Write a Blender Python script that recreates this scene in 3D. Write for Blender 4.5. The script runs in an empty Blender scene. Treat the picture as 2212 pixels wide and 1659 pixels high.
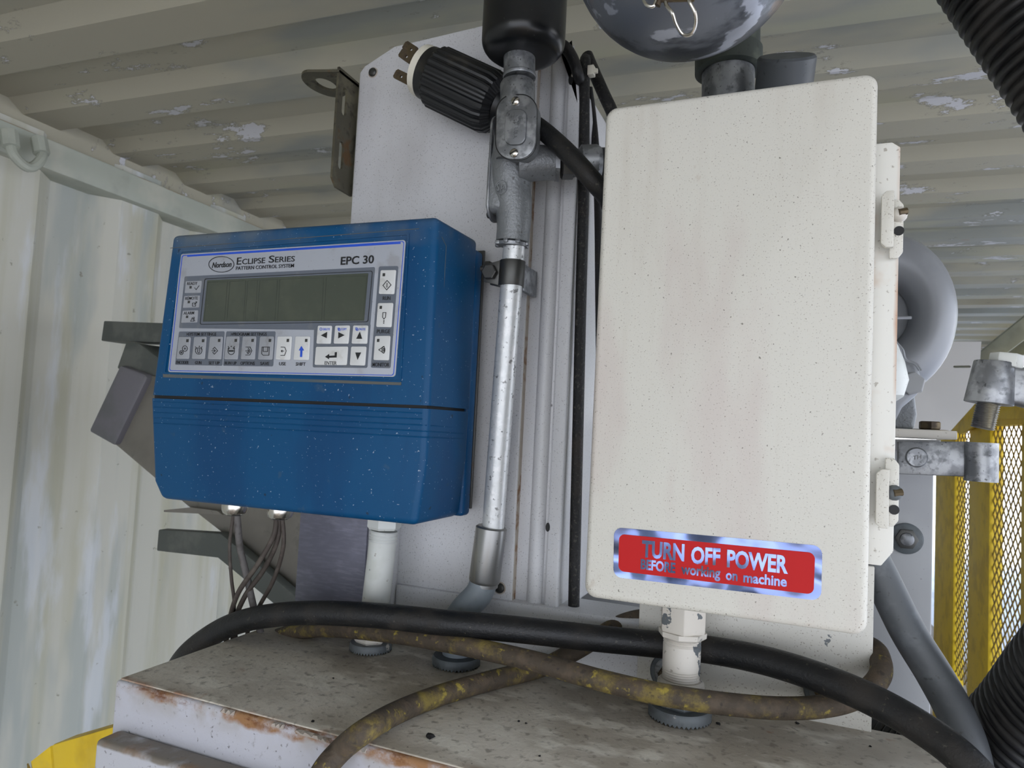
import bpy, bmesh, math, random
from mathutils import Vector, Matrix
random.seed(7)
V = Vector
# ------------------------------------------------------------------ camera
F, CX, CY = 1500.0, 1106.0, 829.5
_up = V((1284, 25830, -1500)).normalized()
_x = V((3640, -90, 1500)); _x = (_x - _up * _x.dot(_up)).normalized()
_y = _up.cross(_x)
cam_d = bpy.data.cameras.new('camera'); cam = bpy.data.objects.new('camera', cam_d)
bpy.context.scene.collection.objects.link(cam)
cam.matrix_world = Matrix(((_x.x, _x.y, _x.z, 0), (_y.x, _y.y, _y.z, 0), (_up.x, _up.y, _up.z, 0), (0, 0, 0, 1)))
cam_d.sensor_width = 36; cam_d.lens = 36 * F / 2212; cam_d.clip_start = .01; cam_d.clip_end = 200
cam_d.dof.use_dof = True; cam_d.dof.focus_distance = .55; cam_d.dof.aperture_fstop = 22.0
S = bpy.context.scene; S.camera = cam; COL = S.collection
S.view_settings.view_transform = 'Standard'; S.view_settings.look = 'None'
S.view_settings.gamma = 1; S.view_settings.use_curve_mapping = False
S.view_settings.exposure = 1.42
# ------------------------------------------------------------------ daylight
w = bpy.data.worlds.new('world'); S.world = w; w.use_nodes = True
nt = w.node_tree; bg = nt.nodes['Background']
tc = nt.nodes.new('ShaderNodeTexCoord'); sp = nt.nodes.new('ShaderNodeSeparateXYZ'); rp = nt.nodes.new('ShaderNodeValToRGB')
nt.links.new(tc.outputs['Generated'], sp.inputs[0]); nt.links.new(sp.outputs['Z'], rp.inputs[0])
rp.color_ramp.elements[0].position = 0.0; rp.color_ramp.elements[0].color = (.95, .97, 1.0, 1)
rp.color_ramp.elements[1].position = .6; rp.color_ramp.elements[1].color = (.48, .66, 1.0, 1)
nt.links.new(rp.outputs[0], bg.inputs[0]); bg.inputs[1].default_value = 1.35
sun_d = bpy.data.lights.new('sun', 'SUN'); sun_d.energy = 4.5; sun_d.angle = math.radians(25); sun_d.color = (1, .96, .9)
sun = bpy.data.objects.new('sun', sun_d); COL.objects.link(sun)
sun.rotation_euler = (math.radians(58), 0, math.radians(-42))

# ------------------------------------------------------------------ helpers
def ray(px, py):
    c = V((px - CX, -(py - CY), -F)); return V((_x.dot(c), _y.dot(c), _up.dot(c)))
def PY(px, py, d): r = ray(px, py); return r * (d / r.y)
def PX(px, py, d): r = ray(px, py); return r * (d / r.x)
def PZ(px, py, d): r = ray(px, py); return r * (d / r.z)
def at(t): return PY(t[0], t[1], t[2])

def frame(d, ref=None):
    d = d.normalized()
    a = ref if ref is not None else (V((0, 0, 1)) if abs(d.z) < .9 else V((1, 0, 0)))
    u = a.cross(d).normalized(); return u, d.cross(u)

def spline(pts, n=8):
    P = [V(p) for p in pts]; P = [P[0] * 2 - P[1]] + P + [P[-1] * 2 - P[-2]]; out = []
    for i in range(1, len(P) - 2):
        a, b, c, d = P[i - 1:i + 3]
        for k in range(n):
            t = k / n
            out.append(.5 * ((2 * b) + (c - a) * t + (2 * a - 5 * b + 4 * c - d) * t * t + (3 * b - a - 3 * c + d) * t ** 3))
    out.append(P[-2]); return out

class MB:
    def __init__(s): s.v = []; s.f = []
    def add(s, vs, fs):
        o = len(s.v); s.v += [V(v) for v in vs]; s.f += [tuple(i + o for i in f) for f in fs]; return s
    def box(s, a, b):
        (x0, y0, z0), (x1, y1, z1) = a, b
        return s.add([(x0, y0, z0), (x1, y0, z0), (x1, y1, z0), (x0, y1, z0), (x0, y0, z1), (x1, y0, z1), (x1, y1, z1), (x0, y1, z1)],
                     [(0, 3, 2, 1), (4, 5, 6, 7), (0, 1, 5, 4), (1, 2, 6, 5), (2, 3, 7, 6), (3, 0, 4, 7)])
    def loft(s, rings, cap=True, closed=True):
        n = len(rings[0]); vs = [p for r in rings for p in r]; fs = []
        for i in range(len(rings) - 1):
            for k in range(n if closed else n - 1):
                k2 = (k + 1) % n; fs.append((i * n + k, i * n + k2, (i + 1) * n + k2, (i + 1) * n + k))
        if cap: fs.append(tuple(range(n))[::-1]); fs.append(tuple(range((len(rings) - 1) * n, len(rings) * n)))
        return s.add(vs, fs)
    def prism(s, poly, vec):
        vec = V(vec); return s.loft([[V(p) for p in poly], [V(p) + vec for p in poly]])
    def tube(s, path, r, seg=12, cap=True, flat=1.0):
        path = [V(p) for p in path]; n = len(path); rings = []; u = None
        for i, p in enumerate(path):
            d = (path[min(i + 1, n - 1)] - path[max(i - 1, 0)]).normalized()
            if u is None: u, v = frame(d)
            else:
                u = (u - d * u.dot(d)).normalized(); v = d.cross(u)
            rr = r[i] if isinstance(r, (list, tuple)) else r
            rings.append([p + u * (rr * math.cos(2 * math.pi * k / seg)) + v * (rr * flat * math.sin(2 * math.pi * k / seg)) for k in range(seg)])
        return s.loft(rings, cap)
    def lathe(s, p, d, prof, seg=32, teeth=None, rot=0):
        p = V(p); d = V(d).normalized(); u, v = frame(d); rings = []
        for t, r in prof:
            rings.append([p + d * t + u * (r * math.cos(2 * math.pi * k / seg + rot)) + v * (r * math.sin(2 * math.pi * k / seg + rot)) for k in range(seg)])
        return s.loft(rings)
    def build(s, name, mat, parent=None, bevel=0, segs=2, label=None, kind=None, smooth=True, ang=35, bf=None):
        bm = bmesh.new(); vs = [bm.verts.new(v) for v in s.v]
        for f in s.f:
            try: bm.faces.new([vs[i] for i in f])
            except ValueError: pass
        bmesh.ops.recalc_face_normals(bm, faces=bm.faces)
        if bevel:
            es = [e for e in bm.edges if len(e.link_faces) == 2 and e.calc_face_angle(0) > math.radians(28) and (bf is None or bf(e))]
            bmesh.ops.bevel(bm, geom=es, offset=bevel, segments=segs, profile=.5, affect='EDGES', clamp_overlap=True)
        me = bpy.data.meshes.new(name); bm.to_mesh(me); bm.free()
        if smooth:
            me.polygons.foreach_set('use_smooth', [True] * len(me.polygons)); me.set_sharp_from_angle(angle=math.radians(ang))
        return link(name, me, mat, parent, label, kind)

def link(name, me, mat, parent=None, label=None, kind=None):
    me.materials.clear(); me.materials.append(mat)
    o = bpy.data.objects.new(name, me); COL.objects.link(o)
    if parent is None:
        xs = [v.co for v in me.vertices]
        c = V(((min(v.x for v in xs) + max(v.x for v in xs)) / 2, (min(v.y for v in xs) + max(v.y for v in xs)) / 2, min(v.z for v in xs)))
        me.transform(Matrix.Translation(-c)); o.location = c
    else:
        me.transform(Matrix.Translation(-V(parent['wo'])))
        o.parent = parent
    wo = o.location if parent is None else V(parent['wo'])
    o['wo'] = list(wo)
    if label: o['label'] = label
    if kind: o['kind'] = kind
    return o

def thing(name, label, cat, loc, group=None):
    o = bpy.data.objects.new(name, None); COL.objects.link(o); o.location = loc; o['wo'] = list(loc); o.empty_display_size = .02
    o['label'] = label; o['category'] = cat
    if group: o['group'] = group
    return o
def tag(o, label, cat, group=None, kind=None):
    o['label'] = label; o['category'] = cat
    if group: o['group'] = group
    if kind: o['kind'] = kind
    return o
def struct(o): o['kind'] = 'structure'; return o

# ------------------------------------------------------------------ materials
def lin(c):
    return tuple(((x / 255) / 12.92 if x / 255 <= .04045 else ((x / 255 + .055) / 1.055) ** 2.4) for x in c) + (1,)
class Mat:
    def __init__(s, name, col, rough=.5, metal=0, spec=.5):
        s.m = bpy.data.materials.new(name); s.m.use_nodes = True; s.t = s.m.node_tree; N = s.t.nodes
        s.b = N['Principled BSDF']; s.b.inputs['Roughness'].default_value = rough; s.b.inputs['Metallic'].default_value = metal
        s.b.inputs['Specular IOR Level'].default_value = spec
        s.geo = N.new('ShaderNodeNewGeometry'); s.rgb = N.new('ShaderNodeRGB'); s.rgb.outputs[0].default_value = lin(col)
        s.c = s.rgb.outputs[0]; s.r = None; s.rough = rough; s.bn = None; s.metal = metal; s.mm = None
        s.t.links.new(s.c, s.b.inputs['Base Color'])
    def n(s, t): return s.t.nodes.new(t)
    def l(s, a, b): s.t.links.new(a, b)
    def mask(s, scale, lo, hi, detail=4, stretch=(1, 1, 1), kind='noise', off=0, band=None, rg=.55):
        mp = s.n('ShaderNodeMapping'); mp.inputs['Scale'].default_value = stretch; mp.inputs['Location'].default_value = (off, off * 1.7, off * .6)
        s.l(s.geo.outputs['Position'], mp.inputs[0])
        if kind == 'noise':
            n = s.n('ShaderNodeTexNoise'); n.inputs['Scale'].default_value = scale; n.inputs['Detail'].default_value = detail; n.inputs['Roughness'].default_value = rg; out = n.outputs[0]
        else:
            n = s.n('ShaderNodeTexVoronoi'); n.inputs['Scale'].default_value = scale; n.inputs['Randomness'].default_value = 1; out = n.outputs[0]
        s.l(mp.outputs[0], n.inputs[0])
        r = s.n('ShaderNodeMapRange'); r.inputs[1].default_value = lo; r.inputs[2].default_value = hi; r.interpolation_type = 'SMOOTHSTEP'
        s.l(out, r.inputs[0]); out = r.outputs[0]
        for bd in (band or []):
            ax, a, b, na = bd                # fade 0..1 while coordinate ax goes a..b, with noise wobble na
            sx = s.n('ShaderNodeSeparateXYZ'); s.l(s.geo.outputs['Position'], sx.inputs[0])
            cur = sx.outputs[ax]
            if na:
                n2 = s.n('ShaderNodeTexNoise'); n2.inputs['Scale'].default_value = 60; n2.inputs['Detail'].default_value = 5; s.l(s.geo.outputs['Position'], n2.inputs[0])
                m1 = s.n('ShaderNodeMath'); m1.operation = 'MULTIPLY_ADD'; s.l(n2.outputs[0], m1.inputs[0]); m1.inputs[1].default_value = na; s.l(cur, m1.inputs[2]); cur = m1.outputs[0]
            q = s.n('ShaderNodeMapRange'); s.l(cur, q.inputs[0]); q.inputs[1].default_value = a; q.inputs[2].default_value = b
            m2 = s.n('ShaderNodeMath'); m2.operation = 'MULTIPLY'; s.l(out, m2.inputs[0]); s.l(q.outputs[0], m2.inputs[1]); out = m2.outputs[0]
        return out
    def layer(s, col, scale, lo, hi, strength=1, rough=None, metal=None, **k):
        f = s.mask(scale, lo, hi, **k)
        m = s.n('ShaderNodeMath'); m.operation = 'MULTIPLY'; s.l(f, m.inputs[0]); m.inputs[1].default_value = strength; f = m.outputs[0]
        x = s.n('ShaderNodeMix'); x.data_type = 'RGBA'; s.l(f, x.inputs[0]); s.l(s.c, x.inputs[6]); x.inputs[7].default_value = lin(col); s.c = x.outputs[2]
        s.l(s.c, s.b.inputs['Base Color'])
        if rough is not None:
            y = s.n('ShaderNodeMix'); s.l(f, y.inputs[0])
            if s.r is None: y.inputs[2].default_value = s.rough
            else: s.l(s.r, y.inputs[2])
            y.inputs[3].default_value = rough; s.r = y.outputs[0]; s.l(s.r, s.b.inputs['Roughness'])
        if metal is not None:
            y = s.n('ShaderNodeMix'); s.l(f, y.inputs[0])
            if s.mm is None: y.inputs[2].default_value = s.metal
            else: s.l(s.mm, y.inputs[2])
            y.inputs[3].default_value = metal; s.mm = y.outputs[0]; s.l(s.mm, s.b.inputs['Metallic'])
        return s
    def bump(s, scale, strength=.3, dist=.001, detail=4, stretch=(1, 1, 1)):
        f = s.mask(scale, .2, .8, detail, stretch); b = s.n('ShaderNodeBump'); b.inputs['Strength'].default_value = strength; b.inputs['Distance'].default_value = dist
        s.l(f, b.inputs['Height'])
        if s.bn: s.l(s.bn, b.inputs['Normal'])
        s.bn = b.outputs[0]; s.l(s.bn, s.b.inputs['Normal']); return s

LEDGE = PY(272, 1577, .431).z
SPK = dict(detail=2, rg=.5)
m_encl = (Mat('cream_paint', (205, 202, 192), .45)
          .layer((176, 164, 150), 9, .5, .75, .45, stretch=(3, 1, .35)).layer((192, 178, 172), 6, .55, .7, .5, off=3, stretch=(2, 1, .5))
          .layer((120, 108, 92), 900, .62, .72, .75, **SPK).layer((84, 78, 66), 420, .68, .74, .8, off=5, **SPK)
          .layer((158, 134, 112), 34, .71, .77, .3, off=9).bump(220, .15, .0006, 2)).m
m_encl_edge = (Mat('cream_paint_rusty_edge', (212, 210, 202), .45).layer((120, 108, 92), 300, .66, .75, .6, **SPK)
          .layer((172, 112, 62), 14, .45, .66, .9, rough=.9, stretch=(1, 1, .4), band=[(0, .0592, .0614, .0022)])
          .layer((180, 130, 85), 20, .55, .7, .6, rough=.9, off=4)).m
m_cab = (Mat('white_cabinet_paint', (200, 200, 202), .42)
         .layer((168, 166, 166), 7, .5, .75, .6, stretch=(1, 1, .5)).layer((110, 108, 105), 800, .63, .72, .7, **SPK).layer((70, 68, 64), 90, .755, .80, .9, off=4, stretch=(1, 1, .6), **SPK).bump(200, .1, .0005, 2)).m
m_seam = Mat('rusty_seam', (178, 168, 156), .8).layer((132, 98, 70), 60, .5, .64, .9).m
m_dust = (Mat('dusty_table_top', (212, 204, 190), .75)
          .layer((160, 150, 134), 6, .44, .62, .8).layer((226, 220, 206), 18, .52, .66, .75, off=2, stretch=(1, 2, 1))
          .layer((118, 110, 98), 130, .54, .70, .6, detail=6).layer((200, 194, 182), 190, .64, .74, .6, off=7, detail=4)
          .layer((60, 56, 50), 300, .70, .76, .7, off=1, **SPK).layer((150, 100, 60), 26, .68, .76, .6, off=11)
          .layer((150, 90, 44), 18, .48, .60, .9, rough=.95, band=[(1, .441, .432, 0)]).bump(260, .35, .0008, 4)).m
m_tabside = (Mat('lavender_white_side', (190, 190, 198), .5)
          .layer((150, 148, 152), 130, .6, .72, .7, detail=4).layer((88, 84, 84), 280, .66, .74, .7, off=3, **SPK)
          .layer((158, 150, 138), 30, .4, .62, .7, off=5, band=[(2, -.252, -.232, .004)])
          .layer((150, 108, 66), 34, .36, .56, .95, rough=.95, detail=7, rg=.7, stretch=(.5, 1, .6), band=[(2, -.2350, -.2318, .011), (0, -.505, -.47, .02)])
          .layer((108, 66, 34), 60, .5, .62, .9, rough=.95, off=2, detail=7, rg=.7, stretch=(.5, 1, 1), band=[(2, -.2330, -.2290, .010)]).bump(200, .25, .0006, 3)).m
m_ledge = (Mat('ledge_paint', (190, 190, 196), .5).layer((118, 108, 94), 30, .32, .55, .9, band=[(2, LEDGE - .0032, LEDGE - .0015, .003)])
          .layer((142, 108, 74), 22, .54, .68, .6, off=4, band=[(2, LEDGE - .004, LEDGE - .0015, .003)]).layer((88, 84, 84), 280, .66, .74, .7, off=3, **SPK).bump(200, .25, .0006, 3)).m
m_blue = (Mat('blue_plastic', (4, 70, 112), .45, spec=.25).layer((2, 56, 98), 8, .45, .65, .6, stretch=(2, 1, .5))
          .layer((112, 116, 114), 12, .40, .66, .8, rough=.8, off=2, band=[(2, .157, .186, .008)])
          .layer((60, 84, 104), 60, .64, .72, .4, rough=.7, off=6).layer((160, 174, 188), 420, .705, .75, .8, off=9, **SPK).layer((30, 44, 60), 110, .74, .78, .8, off=12, **SPK).bump(900, .08, .0003, 2)).m
m_blue_dusty = Mat('blue_recess_dust', (62, 84, 98), .8).layer((96, 92, 82), 14, .35, .6, .8, stretch=(.6, 1, 1)).m
m_black = Mat('black_gap', (12, 12, 13), .6).m
m_plate = Mat('faceplate_grey', (164, 168, 176), .42, spec=.45).layer((144, 144, 146), 40, .55, .7, .6).layer((120, 118, 112), 260, .7, .76, .5, **SPK).m
m_dgrey = Mat('panel_dark_grey', (92, 98, 108), .45).layer((110, 112, 114), 60, .55, .7, .5).m
m_pblue = Mat('print_blue', (28, 76, 190), .4).m
m_print = Mat('print_black', (22, 23, 26), .45).m
m_led = Mat('led_window', (52, 52, 50), .3).m
m_key = Mat('key_white', (206, 207, 206), .45).layer((178, 176, 170), 90, .55, .7, .5).m
m_keyg = Mat('key_grey', (150, 153, 158), .45).layer((132, 132, 132), 90, .55, .7, .5).m
m_lcd = Mat('lcd_glass', (66, 72, 62), .22).layer((78, 82, 70), 30, .45, .65, .5).layer((140, 142, 130), 300, .76, .8, .5, **SPK).m
m_lcdline = Mat('lcd_line', (42, 46, 42), .3).m
m_galv = (Mat('galvanized', (122, 124, 127), .42, .7).layer((170, 172, 174), 70, .45, .62, .7).layer((88, 90, 92), 120, .55, .68, .7, off=3).layer((58, 58, 58), 260, .66, .72, .7, off=5, **SPK).bump(150, .2, .0005)).m
m_emt = (Mat('conduit_steel', (206, 208, 208), .40, .45).layer((222, 222, 222), 130, .50, .62, .7, detail=5).layer((104, 104, 104), 170, .60, .66, .8, off=3, detail=5)
         .layer((70, 70, 70), 300, .68, .74, .8, off=5, **SPK).bump(170, .3, .0006)).m
m_cast = (Mat('cast_grey_paint', (126, 129, 131), .42, .35).layer((104, 106, 108), 30, .45, .65, .6).layer((70, 68, 66), 220, .66, .74, .7, off=2, **SPK).bump(420, .4, .0008, 3)).m
m_zinc = (Mat('zinc_sleeve', (150, 150, 148), .32, .85).layer((100, 100, 112), 12, .45, .6, .6, stretch=(4, 1, .3)).layer((190, 182, 160), 14, .5, .65, .6, off=3, stretch=(4, 1, .3)).layer((70, 68, 66), 260, .66, .74, .7, **SPK)).m
m_pvc = Mat('grey_pvc', (112, 120, 126), .5).layer((134, 142, 148), 20, .5, .65, .5).layer((84, 86, 84), 60, .58, .7, .5, off=3).m
m_darkgrey = Mat('dark_grey_plastic', (74, 77, 80), .5).layer((100, 104, 108), 40, .52, .7, .6).layer((48, 48, 48), 200, .66, .74, .6, **SPK).m
m_rubber = (Mat('black_rubber', (15, 16, 18), .5).layer((50, 45, 39), 26, .46, .70, .6, rough=.85).layer((96, 90, 78), 240, .64, .74, .5, off=3, detail=3).bump(420, .35, .0006, 3)).m
m_rubber2 = (Mat('black_gritty_rubber', (12, 12, 12), .6).layer((74, 70, 64), 330, .56, .68, .7, detail=4).layer((44, 34, 26), 20, .5, .65, .6).bump(420, .5, .001, 4)).m
m_brown = (Mat('worn_yellow_cable', (70, 60, 48), .75).layer((94, 80, 64), 70, .45, .65, .6).layer((140, 122, 54), 30, .50, .68, .7, off=3, detail=7, rg=.7).layer((168, 150, 58), 130, .60, .70, .7, off=5, detail=5)
           .layer((42, 36, 30), 160, .58, .70, .7, off=8).bump(260, .5, .0008, 4)).m
m_brown_dark = None
m_steel = Mat('dark_steel', (82, 82, 80), .42, .8).layer((84, 66, 52), 60, .60, .72, .5, rough=.85, metal=.2).m
m_rust = Mat('rusty_brass', (96, 84, 64), .45, .7).layer((62, 50, 38), 90, .45, .6, .8, rough=.8, metal=.2).m
m_brkt = (Mat('bronze_bracket', (84, 80, 66), .5, .4).layer((118, 112, 92), 40, .48, .65, .6).layer((48, 44, 36), 90, .52, .66, .8, off=3).layer((110, 76, 40), 30, .62, .72, .6, off=6, rough=.9)).m
m_plugb = Mat('plug_black', (15, 16, 19), .42).layer((60, 56, 48), 40, .6, .72, .4).m
m_nylon = Mat('ivory_nylon', (216, 211, 196), .5).layer((176, 168, 148), 60, .55, .7, .6).m
m_blackcan = Mat('black_enamel', (16, 17, 19), .3).layer((48, 42, 36), 34, .62, .72, .6, rough=.7).layer((70, 70, 70), 220, .72, .77, .5, **SPK).m
m_dome = (Mat('tarnished_dome', (112, 116, 124), .42, .6).layer((44, 48, 56), 22, .44, .54, .85, stretch=(.5, 1, 1.6), detail=5).layer((150, 130, 114), 26, .54, .68, .6, off=4, stretch=(.4, 1, 2.0)).layer((178, 182, 194), 24, .57, .61, .8, off=8, stretch=(.6, 1, 1.4), detail=6).bump(30, .15, .002)).m
m_green = Mat('greenish_black_coupling', (50, 56, 50), .6).layer((92, 98, 84), 36, .5, .68, .6).layer((30, 32, 30), 120, .55, .68, .6).m
m_wall = (Mat('container_wall_paint', (192, 191, 180), .6).layer((172, 170, 146), 5, .46, .62, .7, stretch=(1, 2.5, .12)).layer((158, 165, 162), 4, .48, .60, .7, off=4, stretch=(1, 2, .35))
          .layer((206, 210, 216), 5, .54, .64, .65, off=9, stretch=(1, 2, .4), detail=8).layer((120, 116, 98), 40, .68, .74, .7, off=2).layer((156, 106, 62), 14, .76, .80, .7, off=6)).m
m_ceil = (Mat('container_ceiling_paint', (166, 161, 143), .6).layer((134, 138, 134), 3, .45, .62, .8, stretch=(.6, 1.5, 1)).layer((166, 164, 140), 4, .52, .66, .6, off=7, stretch=(.4, 2, 1))
          .layer((104, 104, 92), 13, .575, .60, .55, off=3, detail=9, stretch=(.55, 1.3, 1), rg=.72, band=[])
          .layer((198, 198, 202), 13, .605, .615, .9, off=3, detail=9, stretch=(.55, 1.3, 1), rg=.72)
          .layer((148, 96, 52), 22, .735, .77, .9, off=12, stretch=(.4, 1.5, 1))).m
m_rail = (Mat('rail_paint', (166, 170, 158), .55).layer((188, 186, 172), 6, .5, .65, .6).layer((140, 142, 132), 9, .5, .65, .5, off=4).layer((140, 104, 60), 6, .54, .60, .8, off=3, band=[(2, .5085, .511, 0)])).m
m_floor = Mat('plywood_floor', (120, 104, 84), .8).layer((84, 70, 54), 6, .45, .65, .7).m
m_ground = Mat('pale_concrete_ground', (196, 190, 184), .9).layer((168, 160, 150), 2, .45, .65, .6).m
m_yel = (Mat('yellow_paint', (230, 194, 34), .5).layer((196, 160, 28), 14, .45, .65, .7).layer((216, 186, 70), 22, .55, .7, .5, off=3).layer((92, 70, 30), 70, .68, .74, .7, off=5)).m
m_yelmesh = Mat('yellow_mesh_paint', (150, 122, 44), .6).layer((80, 62, 34), 60, .45, .62, .7).m
m_mach = (Mat('machine_grey_paint', (160, 161, 162), .5).layer((142, 143, 146), 6, .48, .65, .6).layer((110, 108, 106), 300, .68, .74, .5, **SPK)).m
m_lav = (Mat('brushed_zinc_panel', (118, 118, 132), .5, .3).layer((142, 142, 156), 60, .45, .65, .5, stretch=(1, 1, 6)).layer((92, 92, 104), 14, .5, .65, .5, off=2)).m
m_blower = Mat('blower_grey', (134, 136, 140), .4, .2).layer((150, 152, 156), 12, .5, .65, .5).m
m_chute = Mat('chute_grey', (120, 116, 108), .55).layer((104, 100, 92), 8, .45, .62, .6).layer((90, 88, 80), 30, .6, .7, .5).m
m_chute2 = Mat('chute_flange_grey', (108, 106, 112), .5).layer((88, 92, 88), 12, .45, .62, .5).m
m_bar = Mat('dark_bar_paint', (78, 82, 78), .55).layer((104, 106, 100), 16, .5, .65, .6).m
m_hose = Mat('hose_black', (17, 17, 18), .42).layer((48, 44, 40), 20, .5, .68, .6, rough=.8).m
m_red = Mat('sticker_red', (186, 14, 16), .5, spec=.25).m
m_chrome = Mat('sticker_foil', (120, 134, 178), .2, 1.0).bump(17, 1.0, .008, 1.5, stretch=(1, 1, 1.2)).m
m_bright = Mat('bright_chrome', (200, 196, 188), .22, 1.0).layer((104, 88, 70), 80, .52, .66, .7, rough=.6).m
m_wpipe = (Mat('white_painted_pipe', (206, 208, 204), .45).layer((186, 188, 180), 20, .5, .65, .6).layer((92, 98, 100), 46, .675, .685, 1, rough=.5, off=8, detail=5)
           .layer((130, 122, 108), 260, .68, .74, .6, **SPK)).m
m_wpipe2 = (Mat('chipped_white_fitting', (204, 198, 188), .45).layer((94, 99, 102), 30, .605, .615, 1, rough=.5, off=3, detail=5).layer((150, 104, 62), 60, .66, .72, .6, off=6)
           .layer((120, 110, 96), 260, .66, .74, .6, **SPK)).m
m_nutgrey = (Mat('grey_lock_ring', (98, 103, 106), .5, .2).layer((190, 186, 178), 44, .60, .62, .95, off=5, detail=5).layer((70, 72, 74), 60, .52, .65, .5)).m
m_nutgrey2 = Mat('plain_grey_lock_ring', (86, 92, 95), .5, .2).layer((60, 60, 60), 60, .5, .65, .5).m
m_chipplate = (Mat('chipped_plate_paint', (200, 197, 188), .5).layer((104, 108, 110), 46, .665, .675, 1, off=6, detail=4).layer((120, 108, 92), 700, .62, .72, .7, **SPK)).m
m_leaf = Mat('leaf_green', (86, 118, 64), .7).layer((140, 160, 110), 3, .5, .6, .7).m
m_bark = Mat('bark', (96, 84, 70), .9).m
m_chip = Mat('dark_debris', (24, 22, 22), .7).m
m_sheet = Mat('far_sheet_metal', (176, 174, 172), .5).layer((190, 188, 186), 3, .45, .65, .5).m

# ------------------------------------------------------------------ flat / pixel-measured details on a face
def zq(q, o, s): return [(o[0] + a / s, o[1] + b / s) for a, b in q]
def bil(q, Y):
    P = [PY(a, b, Y) for a, b in q]     # TL TR BR BL
    return lambda u, v: (P[0] * (1 - u) + P[1] * u) * (1 - v) + (P[3] * (1 - u) + P[2] * u) * v
def rrpts(q, Y, r, n=5):
    f = bil(q, Y); W = ((f(1, .5) - f(0, .5)).length); H = ((f(.5, 1) - f(.5, 0)).length); a, b = r / W, r / H; out = []
    for cx, cy, t0 in ((1 - a, b, -90), (1 - a, 1 - b, 0), (a, 1 - b, 90), (a, b, 180)):
        for k in range(n + 1):
            t = math.radians(t0 + 90 * k / n); out.append(f(cx + a * math.cos(t), cy + b * math.sin(t)))
    return out
def rrect(mb, q, Y, r, t, n=5):
    p = rrpts(q, Y, r, n); return mb.prism(p, (0, t, 0))
def shrink(q, d):
    cx = sum(p[0] for p in q) / 4; cy = sum(p[1] for p in q) / 4
    return [(x + (d if x < cx else -d), y + (d if y < cy else -d)) for x, y in q]
def ring(mb, q, Y, r, wpx, t, n=5):
    a = rrpts(q, Y, r, n); b = rrpts(shrink(q, wpx), Y, max(r - .0002, .0002), n); k = len(a); T = V((0, t, 0))
    vs = a + b + [p + T for p in a] + [p + T for p in b]; fs = []
    for i in range(k):
        j = (i + 1) % k
        fs += [(i, j, k + j, k + i), (2 * k + i, 3 * k + i, 3 * k + j, 2 * k + j), (i, 2 * k + i, 2 * k + j, j), (k + i, k + j, 3 * k + j, 3 * k + i)]
    return mb.add(vs, fs)

def _txt(body, bold=0, shear=0):
    cu = bpy.data.curves.new('t', 'FONT'); cu.body = body; cu.size = 1; cu.extrude = .01; cu.offset = bold; cu.shear = shear; cu.resolution_u = 3
    ob = bpy.data.objects.new('t', cu); me = bpy.data.meshes.new_from_object(ob)
    bpy.data.objects.remove(ob); bpy.data.curves.remove(cu); return me
_h = _txt('H'); CAPH = max(v.co.y for v in _h.vertices); bpy.data.meshes.remove(_h)
def text_into(mb, body, p0, p1, hpx, Y, bold=.0, shear=0, t=.0003):
    """lettering on the plane Y: baseline from pixel p0 to p1, capital height hpx"""
    me = _txt(body, bold, shear); xs = [v.co.x for v in me.vertices]; x0, x1 = min(xs), max(xs)
    A = PY(*p0, Y); B = PY(*p1, Y); U = PY(p0[0] - .05 * -hpx, p0[1] - hpx, Y) - A; U.x = 0
    vs = [A + (B - A) * ((v.co.x - x0) / (x1 - x0)) + U * (v.co.y / CAPH) + V((0, -v.co.z / .01 * t / 2, 0)) for v in me.vertices]
    mb.add(vs, [tuple(p.vertices) for p in me.polygons]); bpy.data.meshes.remove(me)
def strokes(mb, lines, Y, wpx, o, s, t=.0003):
    for L in lines:
        P = [PY(o[0] + a / s, o[1] + b / s, Y) for a, b in L]; wd = wpx / s * Y / F / 2
        for a, b in zip(P, P[1:]):
            d = b - a
            if d.length < 1e-7: continue
            d.normalize(); nn = V((-d.z, 0, d.x)) * wd; e = d * wd * .6
            mb.prism([a - e + nn, b + e + nn, b + e - nn, a - e - nn], (0, -t, 0))
def circ(cx, cy, rx, ry=None, a0=0, a1=360, n=14):
    ry = rx if ry is None else ry
    return [(cx + rx * math.cos(math.radians(a0 + (a1 - a0) * k / n)), cy + ry * math.sin(math.radians(a0 + (a1 - a0) * k / n))) for k in range(n + 1)]
def fillpoly(mb, pts, Y, o, s, t=.0003):
    mb.prism([PY(o[0] + a / s, o[1] + b / s, Y) for a, b in pts], (0, -t, 0))

def holed(mb, outer, holes, fn, th):
    """plate with holes: 2-D loops, fn(u,v)->3-D, th thickness vector"""
    bm = bmesh.new(); loops = []
    for L in [outer] + holes:
        vs = [bm.verts.new((a, b, 0)) for a, b in L]; loops.append(vs)
        for i in range(len(vs)): bm.edges.new((vs[i], vs[(i + 1) % len(vs)]))
    bmesh.ops.triangle_fill(bm, edges=bm.edges[:], use_beauty=True)
    bm.verts.index_update(); base = [fn(v.co.x, v.co.y) for v in bm.verts]; n = len(base)
    fs = [tuple(v.index for v in f.verts) for f in bm.faces]; T = V(th)
    allf = fs + [tuple(i + n for i in f)[::-1] for f in fs]
    for L in loops:
        ids = [v.index for v in L]
        for i in range(len(ids)):
            a, b = ids[i], ids[(i + 1) % len(ids)]; allf.append((a, b, b + n, a + n))
    mb.add(base + [p + T for p in base], allf); bm.free()
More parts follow.
